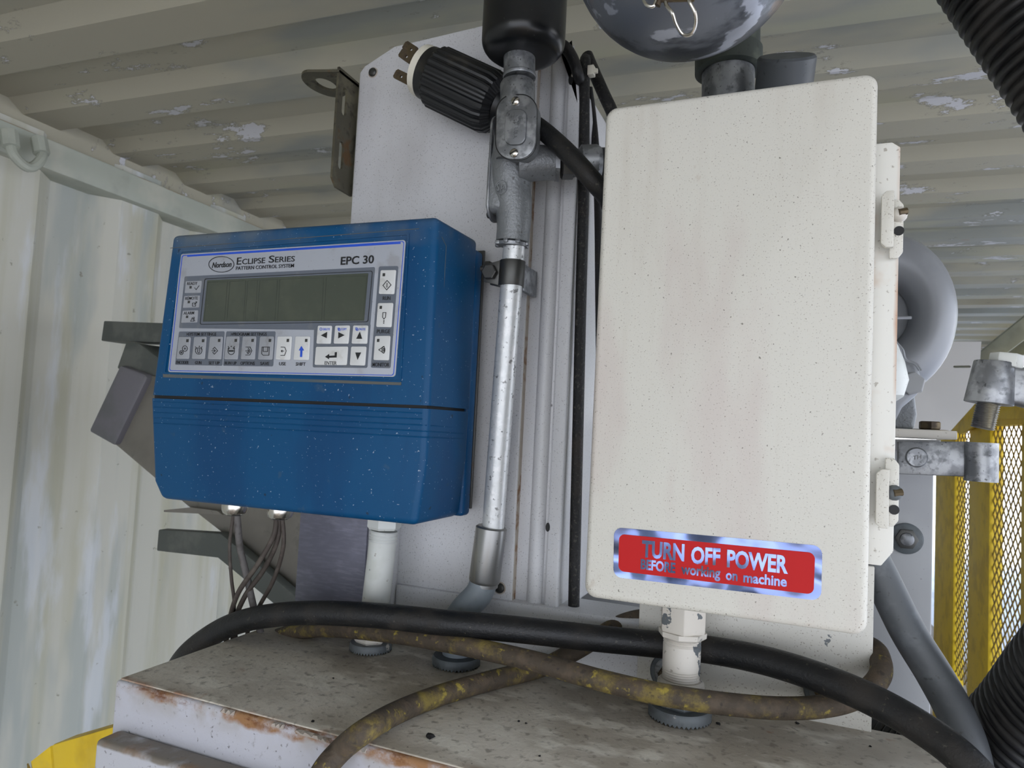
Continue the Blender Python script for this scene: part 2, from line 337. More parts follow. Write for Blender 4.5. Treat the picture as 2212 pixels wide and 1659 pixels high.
def slot(cx, cy, w_, h_, n=6):
    r = min(w_, h_) / 2; out = []
    for k in range(2 * n + 2):
        if w_ > h_:
            t = math.radians(-90 + 180 * (k % (n + 1)) / n + (180 if k > n else 0)); ox = (w_ / 2 - r) * (1 if k <= n else -1); out.append((cx + ox + r * math.cos(t), cy + r * math.sin(t)))
        else:
            t = math.radians(180 * (k % (n + 1)) / n + (180 if k > n else 0)); oy = (h_ / 2 - r) * (1 if k <= n else -1); out.append((cx + r * math.cos(t), cy + oy + r * math.sin(t)))
    return out
def hexnut(mb, p, d, r, h, rot=0, ch=.12):
    return mb.lathe(p, d, [(0, r * (1 - ch)), (h * .12, r), (h * .88, r), (h, r * (1 - ch))], 6, rot=rot)
def toothed(mb, p, r, h, n=44):
    p = V(p); lo = []; mid = []; top = []; inn = []
    for k in range(n * 2):
        t = math.pi * k / n; c, s = math.cos(t), math.sin(t); z = .0022 if k % 2 else 0
        lo.append(p + V((r * c, r * s, z))); mid.append(p + V((r * c, r * s, h * .75))); top.append(p + V((r * .95 * c, r * .95 * s, h))); inn.append(p + V((r * .7 * c, r * .7 * s, h)))
    bot = [V((q.x, q.y, p.z + .0024)) for q in lo]
    bin_ = [p + V(((q.x - p.x) * .8, (q.y - p.y) * .8, .0024)) for q in lo]
    return mb.loft([bin_, lo, mid, top, inn])

# ================================================================== CONTAINER (setting)
RC = Matrix.Rotation(math.radians(2.6), 4, 'Z')
def C3(p): return RC @ V(p)
WX, CZ, Y0, Y1 = -1.345, .55, -2.6, 8.6
# ceiling: trapezoid ribs running across, extruded
prof = []; y = .505 - .2 * 15
while y < Y1:
    prof += [(y, CZ), (y + .075, CZ), (y + .105, CZ + .020), (y + .170, CZ + .020)]; y += .2
mb = MB(); a = [C3((WX - .05, yy, zz)) for yy, zz in prof]; b = [C3((1.5, yy, zz)) for yy, zz in prof]; n = len(a)
up_ = V((0, 0, .002))
mb.add(a + b + [p + up_ for p in a] + [p + up_ for p in b], [(i, i + 1, n + i + 1, n + i) for i in range(n - 1)] + [(2 * n + i, 3 * n + i, 3 * n + i + 1, 2 * n + i + 1) for i in range(n - 1)])
struct(mb.build('ceiling', m_ceil, bevel=0, ang=15))
# left wall: vertical corrugation
prof = []; y = Y0 + .02
while y < Y1:
    prof += [(y, WX), (y + .10, WX), (y + .150, WX - .040), (y + .235, WX - .040)]; y += .285
a = [C3((xx, yy, -1.4)) for yy, xx in prof]; b = [C3((xx, yy, .53)) for yy, xx in prof]; n = len(a); o_ = V((-.002, 0, 0))
mb = MB(); mb.add(a + b + [p + o_ for p in a] + [p + o_ for p in b], [(i, i + 1, n + i + 1, n + i) for i in range(n - 1)] + [(2 * n + i, 3 * n + i, 3 * n + i + 1, 2 * n + i + 1) for i in range(n - 1)])
struct(mb.build('wall_left', m_wall))
def cbox(name, p, q, mat, bev=.004):
    m = MB().box(p, q); m.v = [C3(v) for v in m.v]; return struct(m.build(name, mat, bevel=bev))
cbox('trim_1', (WX - .05, Y0, .452), (WX + .022, Y1, .512), m_rail)
cbox('trim_4', (WX - .07, Y0, .50), (WX - .012, Y1, .60), m_ceil, 0)
cbox('trim_2', (1.14, 1.2, .44), (1.20, Y1, .51), m_rail)
cbox('wall_back', (WX - .05, Y1, -1.4), (1.3, Y1 + .05, CZ + .04), m_wall)
cbox('floor', (WX - .08, Y0, -1.46), (1.3, Y1 + .05, -1.4), m_floor, 0)
mb = MB().box((-30, -30, -1.62), (40, 60, -1.50)); struct(mb.build('ground', m_ground))
# far diagonal brace at the open side
mb = MB(); mb.tube([PY(2105, 792, 3.4), PY(2240, 686, 3.0)], .045, 4); struct(mb.build('trim_3', m_rail, bevel=.004))
# weld drips and lashing ring under the rail
lr = thing('lashing_ring', 'small painted steel tie ring welded under the top rail of the container wall', 'tie ring', C3((WX + .01, .80, .40)))
c0 = PX(58, 330, -1.335)
mb = MB(); mb.tube(spline([PX(22, 302, -1.34), PX(30, 335, -1.325), PX(62, 362, -1.32), (PX(88, 345, -1.325)), PX(92, 318, -1.34)], 6), .009, 10); mb.build('ring', m_rail, lr)
mb = MB(); mb.tube([PX(20, 285, -1.34), PX(24, 318, -1.33)], .014, 8); mb.build('lug', m_rail, lr)
mb = MB(); mb.tube([PX(84, 300, -1.34), PX(90, 332, -1.33)], .014, 8); mb.build('lug', m_rail, lr)

# ================================================================== TABLE CABINET
TZ = -.23; TX0, TX1, TY0, TY1 = -.5235, .1165, .431, .645
tb = thing('machine_cabinet', 'low white steel machine cabinet with a dusty top and a rusted front edge', 'cabinet', (-.2, .54, -1.4))
mb = MB(); mb.box((TX0, TY0 + .003, TZ - .003), (TX1, TY1, TZ)); mb.build('top_panel', m_dust, tb, bevel=.0012, label='dusty brown-grey top sheet')
mb = MB(); mb.box((TX0 - .002, TY0, -1.4), (TX1 + .0015, TY1 - .001, TZ - .0012)); mb.build('body', m_tabside, tb, bevel=.003, segs=3)
# peeling paint curls along the front edge
for k, (px, py, l) in enumerate([(640, 1583, .020), (690, 1598, .010), (1010, 1668, .02), (760, 1617, .012), (480, 1537, .012), (590, 1568, .01)]):
    p = PY(px, py, TY0 - .0005); mb = MB(); pts = []
    for j in range(9):
        t = j / 8 * l; pts.append((t, .0016 * math.sin(j * 1.9 + k) + .0008))
    mb.loft([[p + V((a_, -.0004, -.0006)), p + V((a_, -.0022 - .001 * math.sin(j * 2.), b_ + .0012)), p + V((a_, .001, .0026))] for j, (a_, b_) in enumerate(pts)])
    mb.build('paint_flake', m_seam, tb)
# lower ledge box in front
zz = PY(272, 1577, TY0).z
q0 = PZ(205, 1597, zz)
mb = MB(); mb.box((q0.x, q0.y, -1.4), (-.14, TY0, zz)); mb.build('lower_ledge', m_ledge, tb, bevel=.004, segs=3, label='lower white ledge with rust along its top')

# ================================================================== BASE BEAM + CABINET BEHIND
CYF = .655
cb = thing('control_cabinet', 'tall white steel cabinet with bolted front cover standing behind the blue controller', 'cabinet', (-.37, .72, TZ))
xl = PY(783, 140, CYF).x; xr = PY(1233, 700, CYF).x
ztl = PY(783, 140, CYF).z
top = [(783, 143), (850, 120), (900, 108), (1112, 96), (1200, 92), (1250, 150)]
zt = PY(783, 150, CYF).z
xs_cov = PY(1133, 800, CYF).x
CB0 = PY(980, 1292, CYF).z
# body
zc_top = PY(1020, 100, CYF).z + .001
def zx(px, py, Y=CYF): q = PY(px, py, Y); return (q.x, q.z)
xk, zk = zx(1216, 112); 
mb = MB(); mb.prism([V((a, CYF + .004, b)) for a, b in [(xl + .004, TZ + .045), (xr, TZ + .045), (xr, zx(1250, 225)[1]), (xr - .003, zx(1245, 175)[1]), (xk, zk), (xk - .02, zc_top), (xl + .05, zc_top), (xl + .004, zt - .006)]], (0, .17, 0))
mb.build('body', m_cab, cb, bevel=.004, segs=3)
# cover
c = PY(900, 118, CYF).z
cov = [V((xl, CYF, CB0)), V((xs_cov - .004, CYF, CB0)), V((xs_cov, CYF, CB0 + .005)), V((xs_cov, CYF, c + .02)), V((xl + .045, CYF, c + .012)), V((xl + .006, CYF, zt + .001)), V((xl, CYF, zt - .006))]
mb = MB().prism([p + V((0, -.0045, 0)) for p in cov], (0, .007, 0)); mb.build('front_cover', m_cab, cb, bevel=.0018, segs=3)
mb = MB(); mb.box((xs_cov - .0001, CYF - .003, CB0 + .004), (xs_cov + .0004, CYF + .004, c + .02)); mb.build('cover_seam', m_seam, cb, label='thin rusty seam at the cover edge')
# channel strips on the right
xa = PY(1170, 900, CYF).x; xb = PY(1195, 900, CYF).x
mb = MB(); mb.tube([V((xa, CYF + .006, TZ + .05)), V((xa, CYF + .006, zk))], .0085, 20); mb.build('rounded_fold', m_cab, cb)
mb = MB(); mb.prism([V((a, CYF - .003, b)) for a, b in [(xb, TZ + .05), (xr, TZ + .05), (xr, zx(1250, 225)[1]), (xr - .003, zx(1245, 175)[1]), (xk + .001, zk - .001), (xb, zk + .004)]], (0, .009, 0)); mb.build('corner_flange', m_cab, cb, bevel=.0025, segs=3)
mb = MB(); p = PY(1183, 1139, CYF - .0035); mb.lathe(p, (0, 1, 0), [(0, .0022), (.0008, .0022)], 16); mb.v = [V((v.x, v.y, p.z + (v.z - p.z) * 2)) for v in mb.v]; mb.build('oval_hole', m_black, cb)
mb = MB(); p = PY(1233, 172, CYF - .0035); mb.lathe(p, (0, 1, 0), [(0, .0025), (.0008, .0025)], 16); mb.v = [V((v.x, v.y, p.z + (v.z - p.z) * 2.2)) for v in mb.v]; mb.build('oval_hole', m_black, cb)
for px, py in ((806, 157), (1080, 1270)):
    p = PY(px, py, CYF - .0045); mb = MB()
    mb.lathe(p, (0, -1, 0), [(0, .0062), (.0006, .0062)], 24); mb.build('rust_washer', m_seam, cb)
    mb = MB(); mb.lathe(p, (0, -1, 0), [(0, .0052), (.002, .0050), (.0035, .0036), (.004, 0.0005)], 20); mb.build('screw', m_steel, cb)
# base beam
mb = MB(); x0 = PY(850, 1290, .642).x; x1 = PY(1384, 1345, .642).x
mb.box((x0, .6455, TZ - .02), (x1, .70, PY(1384, 1346, .642).z)); mb.build('base_beam', m_cab, cb, bevel=.0015)
# zinc panel lower left
mb = MB(); pa = PY(655, 1120, .652); pb_ = PY(865, 1130, .652)
mb.box((pa.x, .6465, TZ - .01), (PY(800, 1130, .652).x, .650, -.06)); zp = mb.build('side_panel', m_lav, cb, bevel=.0008, label='brushed grey-violet metal side panel')
mb = MB(); mb.box((PY(846, 1200, .652).x, .640, TZ + .012), (PY(864, 1200, .652).x, .6505, -.06)); mb.build('edge_angle', m_cab, cb, bevel=.001)

# ================================================================== BLUE CONTROLLER
YB, YR = .530, .612
bc = thing('pattern_controller', 'blue plastic control box with grey membrane keypad and dark screen', 'controller', (-.45, .63, -.09))
def bl(q, Y=YB): return [PY(a, b, Y) for a, b in q]
# upper housing (front frame with a recess for the faceplate)
def housing(q, name, bev, rear_grow=(.003, .003)):
    fr = bl(q); cx = sum(p.x for p in fr) / len(fr); cz = sum(p.z for p in fr) / len(fr)
    re = [V((p.x + (rear_grow[0] if p.x > cx else -rear_grow[0]), YR, p.z + (rear_grow[1] if p.z > cz else -rear_grow[1]))) for p in fr]
    return MB().loft([fr, re])
mb = housing([(371, 507), (944, 466), (925, 876), (325, 853)], 'upper', .008, (.002, .0))
zs_ = PY(600, 861, YB).z
up_h = mb.build('upper_housing', m_blue, bc, bevel=.006, segs=5, ang=45, bf=lambda e: not all(v.co.z < zs_ + .022 for v in e.verts))
mb = housing([(323, 860), (925, 883), (918, 1000), (897, 1136), (346, 1078), (330, 1040)], 'lower', .008, (.001, .0))
low_h = mb.build('lower_cover', m_blue, bc, bevel=.006, segs=5, ang=45, bf=lambda e: not all(v.co.z > zs_ - .022 for v in e.verts))
mb = MB(); q = bl([(334, 849), (922, 870), (922, 888), (334, 865)], YB + .002); mb.prism(q, (0, YR - YB - .008, 0)); mb.build('seam_gap', m_black, bc)
# grip ribs
for k in range(5):
    yy = k * 11.5
    A = PY(328, 868 + yy, YB); B = PY(922, 893 + yy * 1.13, YB); Cc = V((B.x + .0005, YR - .012, B.z - .0015))
    mb = MB(); mb.tube([A + V((.003, 0, 0)), B + V((-.006, 0, 0)), B + V((-.0018, .0018, 0)), B + V((.0002, .0065, 0)), Cc], .0007, 6); mb.build('grip_rib', m_blue, low_h)
# frame lines on the upper housing
mb = MB()
L = [PY(368, 536, YB - .0002), PY(905, 494, YB - .0002)]
mb.tube(L, .00035, 5)
L = [PY(895, 500, YB - .0002), PY(896, 820, YB - .0002)]
sideX = PY(944, 466, YB).x
mb.tube([V((sideX + .0006, YB + .010, PY(948, 505, YB).z)), V((sideX + .0012, YB + .018, PY(948, 520, YB).z)), V((sideX + .0002, YB + .019, PY(940, 800, YB).z)), V((sideX - .0012, YB + .011, PY(930, 838, YB).z))], .00035, 5)
mb.build('housing_crease', m_blue_dusty, up_h)
mb = MB(); rrect(mb, [(393, 512), (893, 474), (895, 828), (352, 812)], YB - .0006, .0015, .0007); 
mb = MB()
ring(mb, [(388, 540), (884, 503), (866, 826), (352, 808)], YB - .0010, .0012, 4.2, .0018); mb.build('faceplate_recess', m_blue, up_h, label='raised blue rim round the faceplate')
mb = MB(); mb.prism(bl([(352, 806), (866, 823), (866, 832), (352, 815)], YB - .0007), (0, .001, 0)); mb.build('dusty_lip', m_blue_dusty, up_h, label='strip of dust below the keypad')
# back flange and dark mounting plate
fz0 = PY(1000, 1112, .625).z; fz1 = PY(1040, 545, .625).z
fx = PX(1040, 700, PY(1040, 700, .622).x).x
mb = MB(); mb.box((PY(385, 560, .62).x, YR - .001, fz0), (PY(1034, 620, .620).x, .628, fz1)); mb.build('back_flange', m_blue, bc, bevel=.004, segs=3)
mb = MB(); mb.box((PY(385, 560, .63).x, .629, fz0 + .006), (PY(1043, 620, .63).x, .6325, fz1 + .003)); mb.build('mounting_plate', m_steel, bc, bevel=.0006, label='thin dark steel mounting plate')
# faceplate
O1, S1 = (350, 500), 3.687
def z1(q): return zq(q, O1, S1)
fp_q = z1([(148, 180), (1940, 66), (1856, 1158), (46, 1120)])
mb = MB(); rrect(mb, fp_q, YB - .0010, .0030, .0014); fp = mb.build('faceplate', m_plate, bc, bevel=.0002, label='light grey membrane keypad sheet')
YP = YB - .0011
mb = MB(); ring(mb, shrink(fp_q, 2.6), YP, .0026, 1.5, .0003); mb.prism(bl(z1([(200, 188), (1900, 84), (1900, 98), (200, 202)]), YP), (0, .0003, 0)); mb.build('border_line', m_pblue, fp, label='blue border line')
def pane(q, r=.0016, name='print_panel', mat=m_dgrey, Y=YP, t=.0002):
    mb = MB(); rrect(mb, z1(q), Y, r, t); return mb.build(name, mat, fp)
pane([(180, 358), (1697, 283), (1655, 790), (135, 770)])
mb = MB(); rrect(mb, z1([(1212, 735), (1662, 735), (1635, 1087), (1200, 1083)]), YP - .00006, .0016, .0002); mb.build('print_panel', m_dgrey, fp)
pane([(1727, 278), (1883, 275), (1820, 1090), (1662, 1085)])
pane([(135, 797), (498, 795), (480, 1070), (103, 1062)])
pane([(512, 795), (905, 795), (885, 1075), (485, 1070)])
# screen
mb = MB(); ring(mb, z1([(338, 375), (1678, 312), (1642, 722), (300, 742)]), YP - .0002, .0022, 1.3, .0003); mb.build('screen_outline', m_print, fp)
mb = MB(); rrect(mb, z1([(360, 388), (1642, 332), (1608, 712), (325, 718)]), YP - .00025, .0006, .0003); scr = mb.build('screen', m_lcd, bc, label='blank dark olive display window')
tx = [(365, 522), (540, 668), (683, 762), (780, 920), (938, 1288), (1308, 1634)]; bx = [(332, 498), (515, 650), (660, 740), (752, 900), (918, 1272), (1287, 1600)]
mb = MB()
for (a, b), (c_, d_) in zip(tx, bx):
    ty = lambda x: 404 - (x - 365) * .041
    ring(mb, z1([(a, ty(a)), (b, ty(b)), (d_, 712 - (d_ - 330) * .006), (c_, 712 - (c_ - 330) * .006)]), YP - .00032, .0012, .45, .0001, 3)
mb.build('cell_lines', m_lcdline, scr)
# status windows
for q in ([(190, 397), (316, 393), (307, 488), (180, 490)], [(178, 515), (302, 510), (294, 605), (166, 608)], [(165, 632), (288, 628), (280, 724), (152, 727)]):
    mb = MB(); rrect(mb, z1(q), YP - .0003, .0008, .0004, 3); mb.build('status_window', m_keyg, fp)
# keys
KY = YP - .0011
keys = {'encoder': ([(133, 840), (228, 840), (213, 1015), (113, 1015)], 0), 'gun': ([(255, 840), (353, 838), (340, 1017), (236, 1015)], 0), 'setup': ([(382, 838), (483, 837), (470, 1020), (362, 1017)], 0),
        'runup': ([(512, 836), (616, 835), (602, 1020), (494, 1018)], 0), 'options': ([(642, 836), (750, 835), (738, 1020), (625, 1018)], 0), 'save': ([(780, 836), (890, 835), (878, 1022), (762, 1020)], 0),
        'use': ([(920, 836), (1033, 835), (1020, 1024), (903, 1020)], 1), 'shift': ([(1062, 836), (1178, 836), (1168, 1025), (1046, 1022)], 1),
        'left': ([(1240, 750), (1352, 750), (1342, 895), (1228, 893)], 1), 'right': ([(1378, 750), (1495, 748), (1483, 895), (1365, 893)], 1), 'up': ([(1522, 748), (1640, 748), (1632, 895), (1508, 893)], 1),
        'enter': ([(1225, 918), (1480, 916), (1470, 1065), (1213, 1062)], 1), 'down': ([(1505, 916), (1626, 916), (1615, 1068), (1494, 1065)], 1),
        'run': ([(1740, 308), (1863, 306), (1848, 500), (1725, 497)], 1), 'purge': ([(1718, 570), (1840, 568), (1826, 763), (1704, 760)], 1), 'monitor': ([(1696, 832), (1818, 830), (1806, 1027), (1682, 1024)], 1)}
KO = {}
for k, (q, wht) in keys.items():
    mb = MB(); rrect(mb, z1(q), KY, .0013, .0011); KO[k] = mb.build('key', m_key if wht else m_keyg, bc, bevel=.00035, segs=2, label='white key' if wht else 'grey key')
YI = KY - .00005
def icon(k, lines=(), fills=(), mat=m_print, w_=6):
    mb = MB(); strokes(mb, lines, YI, w_, O1, S1)
    for f in fills: fillpoly(mb, f, YI, O1, S1)
    mb.build('icon', mat, KO[k])
icon('encoder', [circ(183, 933, 20, 22), circ(183, 933, 5, 6), circ(155, 965, 14, 16), circ(155, 965, 4, 5)])
icon('gun', [circ(293, 950, 26, 28, -55, 235), [(285, 928), (301, 928), (301, 962), (293, 970), (285, 962), (285, 928)], [(266, 918), (274, 928), (266, 938)], [(320, 918), (312, 928), (320, 938)]], [circ(298, 916, 4, 5)])
icon('setup', [[(420, 922), (444, 950), (418, 978), (404, 962)], [(404, 938), (420, 922)], [(396, 950), (426, 950)], [(414, 940), (426, 950), (414, 960)]])
icon('runup', [circ(552, 952, 26, 29, -55, 235), [(528, 915), (534, 926), (526, 934)], [(578, 915), (572, 926), (580, 934)], [(530, 952), (574, 952)]], [circ(552, 916, 4, 5), circ(540, 952, 5, 7), circ(552, 952, 5, 7), circ(564, 952, 5, 7)])
icon('options', [[(668, 920), (702, 920), (716, 950), (700, 984), (666, 984)], [(686, 928), (704, 952), (686, 974), (676, 962)], [(666, 952), (694, 952)], [(684, 942), (694, 952), (684, 962)]])
icon('save', [[(798, 920), (856, 920), (852, 986), (806, 986), (794, 974), (798, 920)], [(808, 922), (806, 956), (842, 956), (844, 922)]])
icon('use', [[(948, 920), (978, 922), (990, 952), (976, 988), (946, 988)], [(950, 953), (972, 953)], [(958, 945), (950, 953), (958, 961)]])
icon('shift', fills=[[(1111, 912), (1132, 948), (1119, 948), (1116, 1000), (1100, 1000), (1103, 948), (1090, 948)]], mat=m_pblue)
icon('left', fills=[[(1266, 828), (1316, 800), (1312, 850)]])
icon('right', fills=[[(1406, 802), (1454, 826), (1404, 852)]])
icon('up', fills=[[(1576, 798), (1594, 855), (1548, 855)]])
icon('down', fills=[[(1540, 964), (1586, 964), (1558, 1022)]])
icon('enter', fills=[[(1299, 998), (1332, 976), (1332, 990), (1376, 988), (1377, 962), (1393, 961), (1391, 1004), (1330, 1006), (1331, 1018)]])
icon('run', [[(1793, 390), (1825, 426), (1790, 466), (1760, 430), (1793, 390)], [(1793, 412), (1791, 446)]])
icon('purge', [[(1760, 646), (1784, 646), (1780, 684), (1768, 698), (1758, 684), (1760, 646)]], [circ(1768, 710, 4), circ(1767, 720, 4), circ(1766, 731, 4)])
icon('monitor', [[(1770, 915), (1726, 943), (1768, 970)], circ(1764, 943, 12, 26), circ(1766, 943, 5, 12)])
for cx, cy in [(203, 870), (328, 870), (456, 868), (588, 868), (722, 868), (860, 868), (1003, 868), (1149, 868), (1767, 345), (1743, 605), (1722, 868)]:
    led = MB(); fillpoly(led, [(cx - 8, cy - 12), (cx + 10, cy - 12), (cx + 8, cy + 12), (cx - 10, cy + 12)], YI, O1, S1); led.build('indicator_window', m_led, fp)
for cx, cy in [(228, 445), (214, 562), (200, 680)]:
    led = MB(); fillpoly(led, [(cx - 7, cy - 10), (cx + 9, cy - 10), (cx + 7, cy + 10), (cx - 9, cy + 10)], YP - .00035, O1, S1); led.build('indicator_window', m_led, fp)

def lab(body, x0, x1, b0, b1, h, name='lettering', mat=m_print, Y=None, bold=.006, shear=0, par=None):
    mb = MB(); text_into(mb, body, (O1[0] + x0 / S1, O1[1] + b0 / S1), (O1[0] + x1 / S1, O1[1] + b1 / S1), h / S1, Y if Y else YP - .0002, bold, shear); return mb.build(name, mat, par or fp, smooth=False)
lab('E', 594, 630, 265, 262, 56); lab('CLIPSE', 637, 820, 262, 251, 42); lab('S', 849, 893, 249, 246, 54); lab('ERIES', 899, 1056, 246, 238, 42)
lab('PATTERN CONTROL SYSTEM', 588, 1050, 307, 285, 27); lab('EPC 30', 1422, 1686, 265, 251, 60, bold=.02)
lab('Nordson', 397, 552, 290, 281, 42, shear=.25, bold=.015)
mb = MB(); strokes(mb, [circ(473, 262, 100, 62, 0, 360, 48)], YP - .0002, 6, O1, S1); mb.build('oval_emblem', m_print, fp)
for a in [('READY', 200, 280, 427, 425, 23), ('REMOTE', 185, 284, 545, 542, 23), ('ALARM', 172, 255, 662, 660, 23)]: lab(*a, Y=YP - .0004)
for a in [('>SYSTEM SETTINGS', 192, 430, 830, 830, 24), ('>PROGRAM SETTINGS', 547, 832, 830, 830, 24), ('ENCODER', 112, 210, 1054, 1056, 24), ('GUN', 262, 312, 1057, 1058, 24), ('SET UP', 371, 457, 1059, 1060, 24),
          ('RUN UP', 498, 592, 1060, 1061, 24), ('OPTIONS', 624, 737, 1062, 1063, 25), ('SAVE', 782, 852, 1064, 1065, 25), ('USE', 932, 985, 1066, 1067, 25), ('SHIFT', 1065, 1142, 1068, 1070, 26),
          ('RUN', 1757, 1818, 546, 546, 29), ('PURGE', 1710, 1815, 811, 811, 30), ('MONITOR', 1676, 1808, 1074, 1076, 29)]: lab(*a)
lab('ENTER', 1295, 1390, 1060, 1062, 27, Y=YI, par=KO['enter'])
for k, s_, x0, x1 in (('left', 'DELETE', 1281, 1337), ('right', 'COPY', 1425, 1470), ('up', 'PASTE', 1567, 1620)):
    lab(s_, x0, x1, 787, 787, 17, Y=YI, mat=m_pblue, par=KO[k])
icon('left', [circ(1266, 778, 8, 11)], mat=m_pblue, w_=4)
icon('right', [[(1402, 768), (1412, 768), (1412, 784), (1402, 784), (1402, 768)], [(1407, 774), (1419, 774), (1419, 792), (1407, 792), (1407, 774)]], mat=m_pblue, w_=3.5)
icon('up', [[(1543, 766), (1555, 766), (1555, 784), (1543, 784), (1543, 766)], [(1549, 774), (1561, 774), (1561, 790), (1549, 790), (1549, 774)]], mat=m_pblue, w_=3.5)
mb = MB()
strokes(mb, [[(260, 448), (272, 464), (296, 432)], [(243, 570), (268, 570), (268, 596), (243, 596), (243, 570)], [(255, 583), (278, 560)], [(268, 560), (278, 560), (276, 572)], [(228, 716), (242, 686), (254, 716), (228, 716)], [(250, 688), (262, 714)], circ(246, 690, 12, 12, -50, 20, 4)], YP - .0004, 5, O1, S1)
mb.build('status_icons', m_print, fp)
# cable glands under the controller
for i, (cx, cy) in enumerate([(508, 1092), (606, 1100)]):
    p = PY(cx, cy, .575); mb = MB(); mb.lathe(p + V((0, 0, .008)), (0, 0, -1), [(0, .0125), (.008, .0135), (.012, .0132), (.0155, .0118), (.0175, .0085)], 28)
    g = mb.build('cable_gland', m_bright, bc, label='chromed domed cable gland')
    mb = MB(); mb.lathe(p + V((0, 0, -.0085)), (0, 0, -1), [(0, .0078), (.0016, .0078)], 20); mb.build('rubber_seal', m_black, g)
# gland cables
def cable(name, pts, r, mat, label, cat='cable', group=None, n=8, seg=12):
    mb = MB(); mb.tube(spline([p if isinstance(p, V) else at(p) for p in pts], n), r, seg)
    return tag(mb.build(name, mat), label, cat, group)
m_gc = Mat('grey_cable_jacket', (98, 94, 92), .7).layer((64, 58, 54), 90, .45, .65, .7).bump(200, .3, .0005).m
m_gc2 = Mat('dark_brown_cable_jacket', (66, 58, 52), .7).layer((92, 84, 76), 90, .5, .65, .6).bump(200, .3, .0005).m
cable('signal_cable', [(512, 1112, .575), (518, 1180, .575), (532, 1240, .576), (550, 1320, .58), (572, 1400, .60), (590, 1500, .62)], .0036, m_gc, 'thick grey cable dropping straight from the left gland of the blue controller')
cable('signal_cable', [(504, 1112, .572), (496, 1180, .570), (500, 1250, .572), (506, 1310, .578), (500, 1400, .60), (495, 1500, .62)], .0018, m_gc2, 'thin brown cable from the left gland bowing out leftwards')
cable('signal_cable', [(598, 1118, .574), (590, 1160, .570), (556, 1220, .566), (515, 1280, .566), (496, 1340, .575), (484, 1420, .60)], .0026, m_gc2, 'brown cable from the right gland crossing highest to the left')
cable('signal_cable', [(604, 1118, .576), (598, 1170, .576), (570, 1230, .578), (528, 1290, .575), (508, 1350, .582), (514, 1440, .61)], .0026, m_gc2, 'middle brown cable from the right gland running down left')
cable('signal_cable', [(610, 1118, .575), (612, 1180, .578), (592, 1250, .584), (560, 1310, .588), (536, 1360, .59), (528, 1450, .61)], .0022, m_gc2, 'brown cable from the right gland hanging furthest to the right')

# ================================================================== WHITE ENCLOSURE
YW = .500
we = thing('enclosure_box', 'tall cream painted steel enclosure with rounded door and red warning sticker', 'enclosure', (-.05, .60, -.13))
dq = [(1308, 232), (1898, 153), (1874, 1377), (1260, 1290)]
pts = rrpts(dq, YW, .0085, 6); mb = MB()
def inset(pts, d, Y):
    cx = sum(p.x for p in pts) / len(pts); cz = sum(p.z for p in pts) / len(pts); hx = max(abs(p.x - cx) for p in pts); hz = max(abs(p.z - cz) for p in pts)
    return [V((cx + (p.x - cx) * (1 - d / hx), Y, cz + (p.z - cz) * (1 - d / hz))) for p in pts]
rings = [inset(pts, .0045 * (1 - math.sin(math.radians(a))), YW + .0045 * (1 - math.cos(math.radians(a)))) for a in (0, 18, 36, 54, 72, 90)] + [inset(pts, 0, YW + .022)]
mb.loft(rings); door = mb.build('door', m_encl, we, ang=50)
mb = MB(); i0 = inset(pts, .004, YW + .0225); i1 = inset(pts, .004, .628); mb.loft([i0, i1]); mb.build('body', m_encl, we)
# right-hand clamp flange
fx1 = .0605; zt_ = PY(1915, 312, .525).z; zb_ = PY(1905, 1222, .525).z
fpoly = [V((.036, .5245, zt_ + .001)), V((.0555, .5245, zt_ + .001)), V((fx1, .5245, zt_ - .003)), V((fx1, .5245, zb_ + .010)), V((.0535, .5245, zb_)), V((.036, .5245, zb_))]
mb = MB().prism(fpoly, (0, .006, 0)); mb.build('side_flange', m_encl_edge, we, bevel=.0006, label='cream side flange with a rusty edge')
# clamps
for (tx_, ty_, by_) in ((1925, 414, 556), (1925, 990, 1142)):
    t_ = PY(tx_, ty_, .515); b_ = PY(tx_, by_, .515); up_first = ty_ < 700
    h = t_.z - b_.z; x0 = PY(1902, 500, .515).x; x1 = PY(1930, 500, .515).x; x2 = PY(1953, 500, .515).x
    z0 = b_.z + (h * .14 if up_first else 0); z1_ = t_.z - (0 if up_first else h * .16)
    cp = MB(); c4 = .003
    cp.prism([V((x0, .512, z0 + c4)), V((x0 + c4, .512, z0)), V((x1, .512, z0)), V((x1, .512, z1_)), V((x0 + c4, .512, z1_)), V((x0, .512, z1_ - c4))], (0, .004, 0))
    cl = cp.build('door_clamp', m_encl, we, bevel=.0008, segs=2, label='white painted door clamp')
    bk = MB(); zz0 = b_.z + (0 if up_first else h * .02); zz1 = t_.z - (h * .10 if up_first else 0)
    q = [V((x1 - .002, .518, zz0)), V((x2 - .003, .518, zz0)), V((x2, .518, zz0 + .004)), V((x2, .518, zz1 - .004)), V((x2 - .003, .518, zz1)), V((x1 - .002, .518, zz1))]
    bk.prism(q, (0, .003, 0)); bk.build('clamp_tab', m_encl, cl, bevel=.0008)
    s_ = MB(); zc = (z0 + z1_) / 2 + .004; s_.lathe((x1 + .0035, .519, zc), (0, -1, 0), [(0, .0052), (.003, .0050), (.006, .0035), (.007, .002)], 14); s_.build('screw', m_wpipe2, cl)
    s_ = MB(); s_.tube([(x1 + .0025, .5125, zc), (x1 + .0075, .514, zc + .001)], .0024, 8); s_.build('screw_tip', m_rust, cl)
    s_ = MB(); s_.lathe((x1 + .0035, .5178, zc - .011), (0, -1, 0), [(0, .0032), (.0004, .0032)], 14); s_.build('slot_hole', m_black, cl)
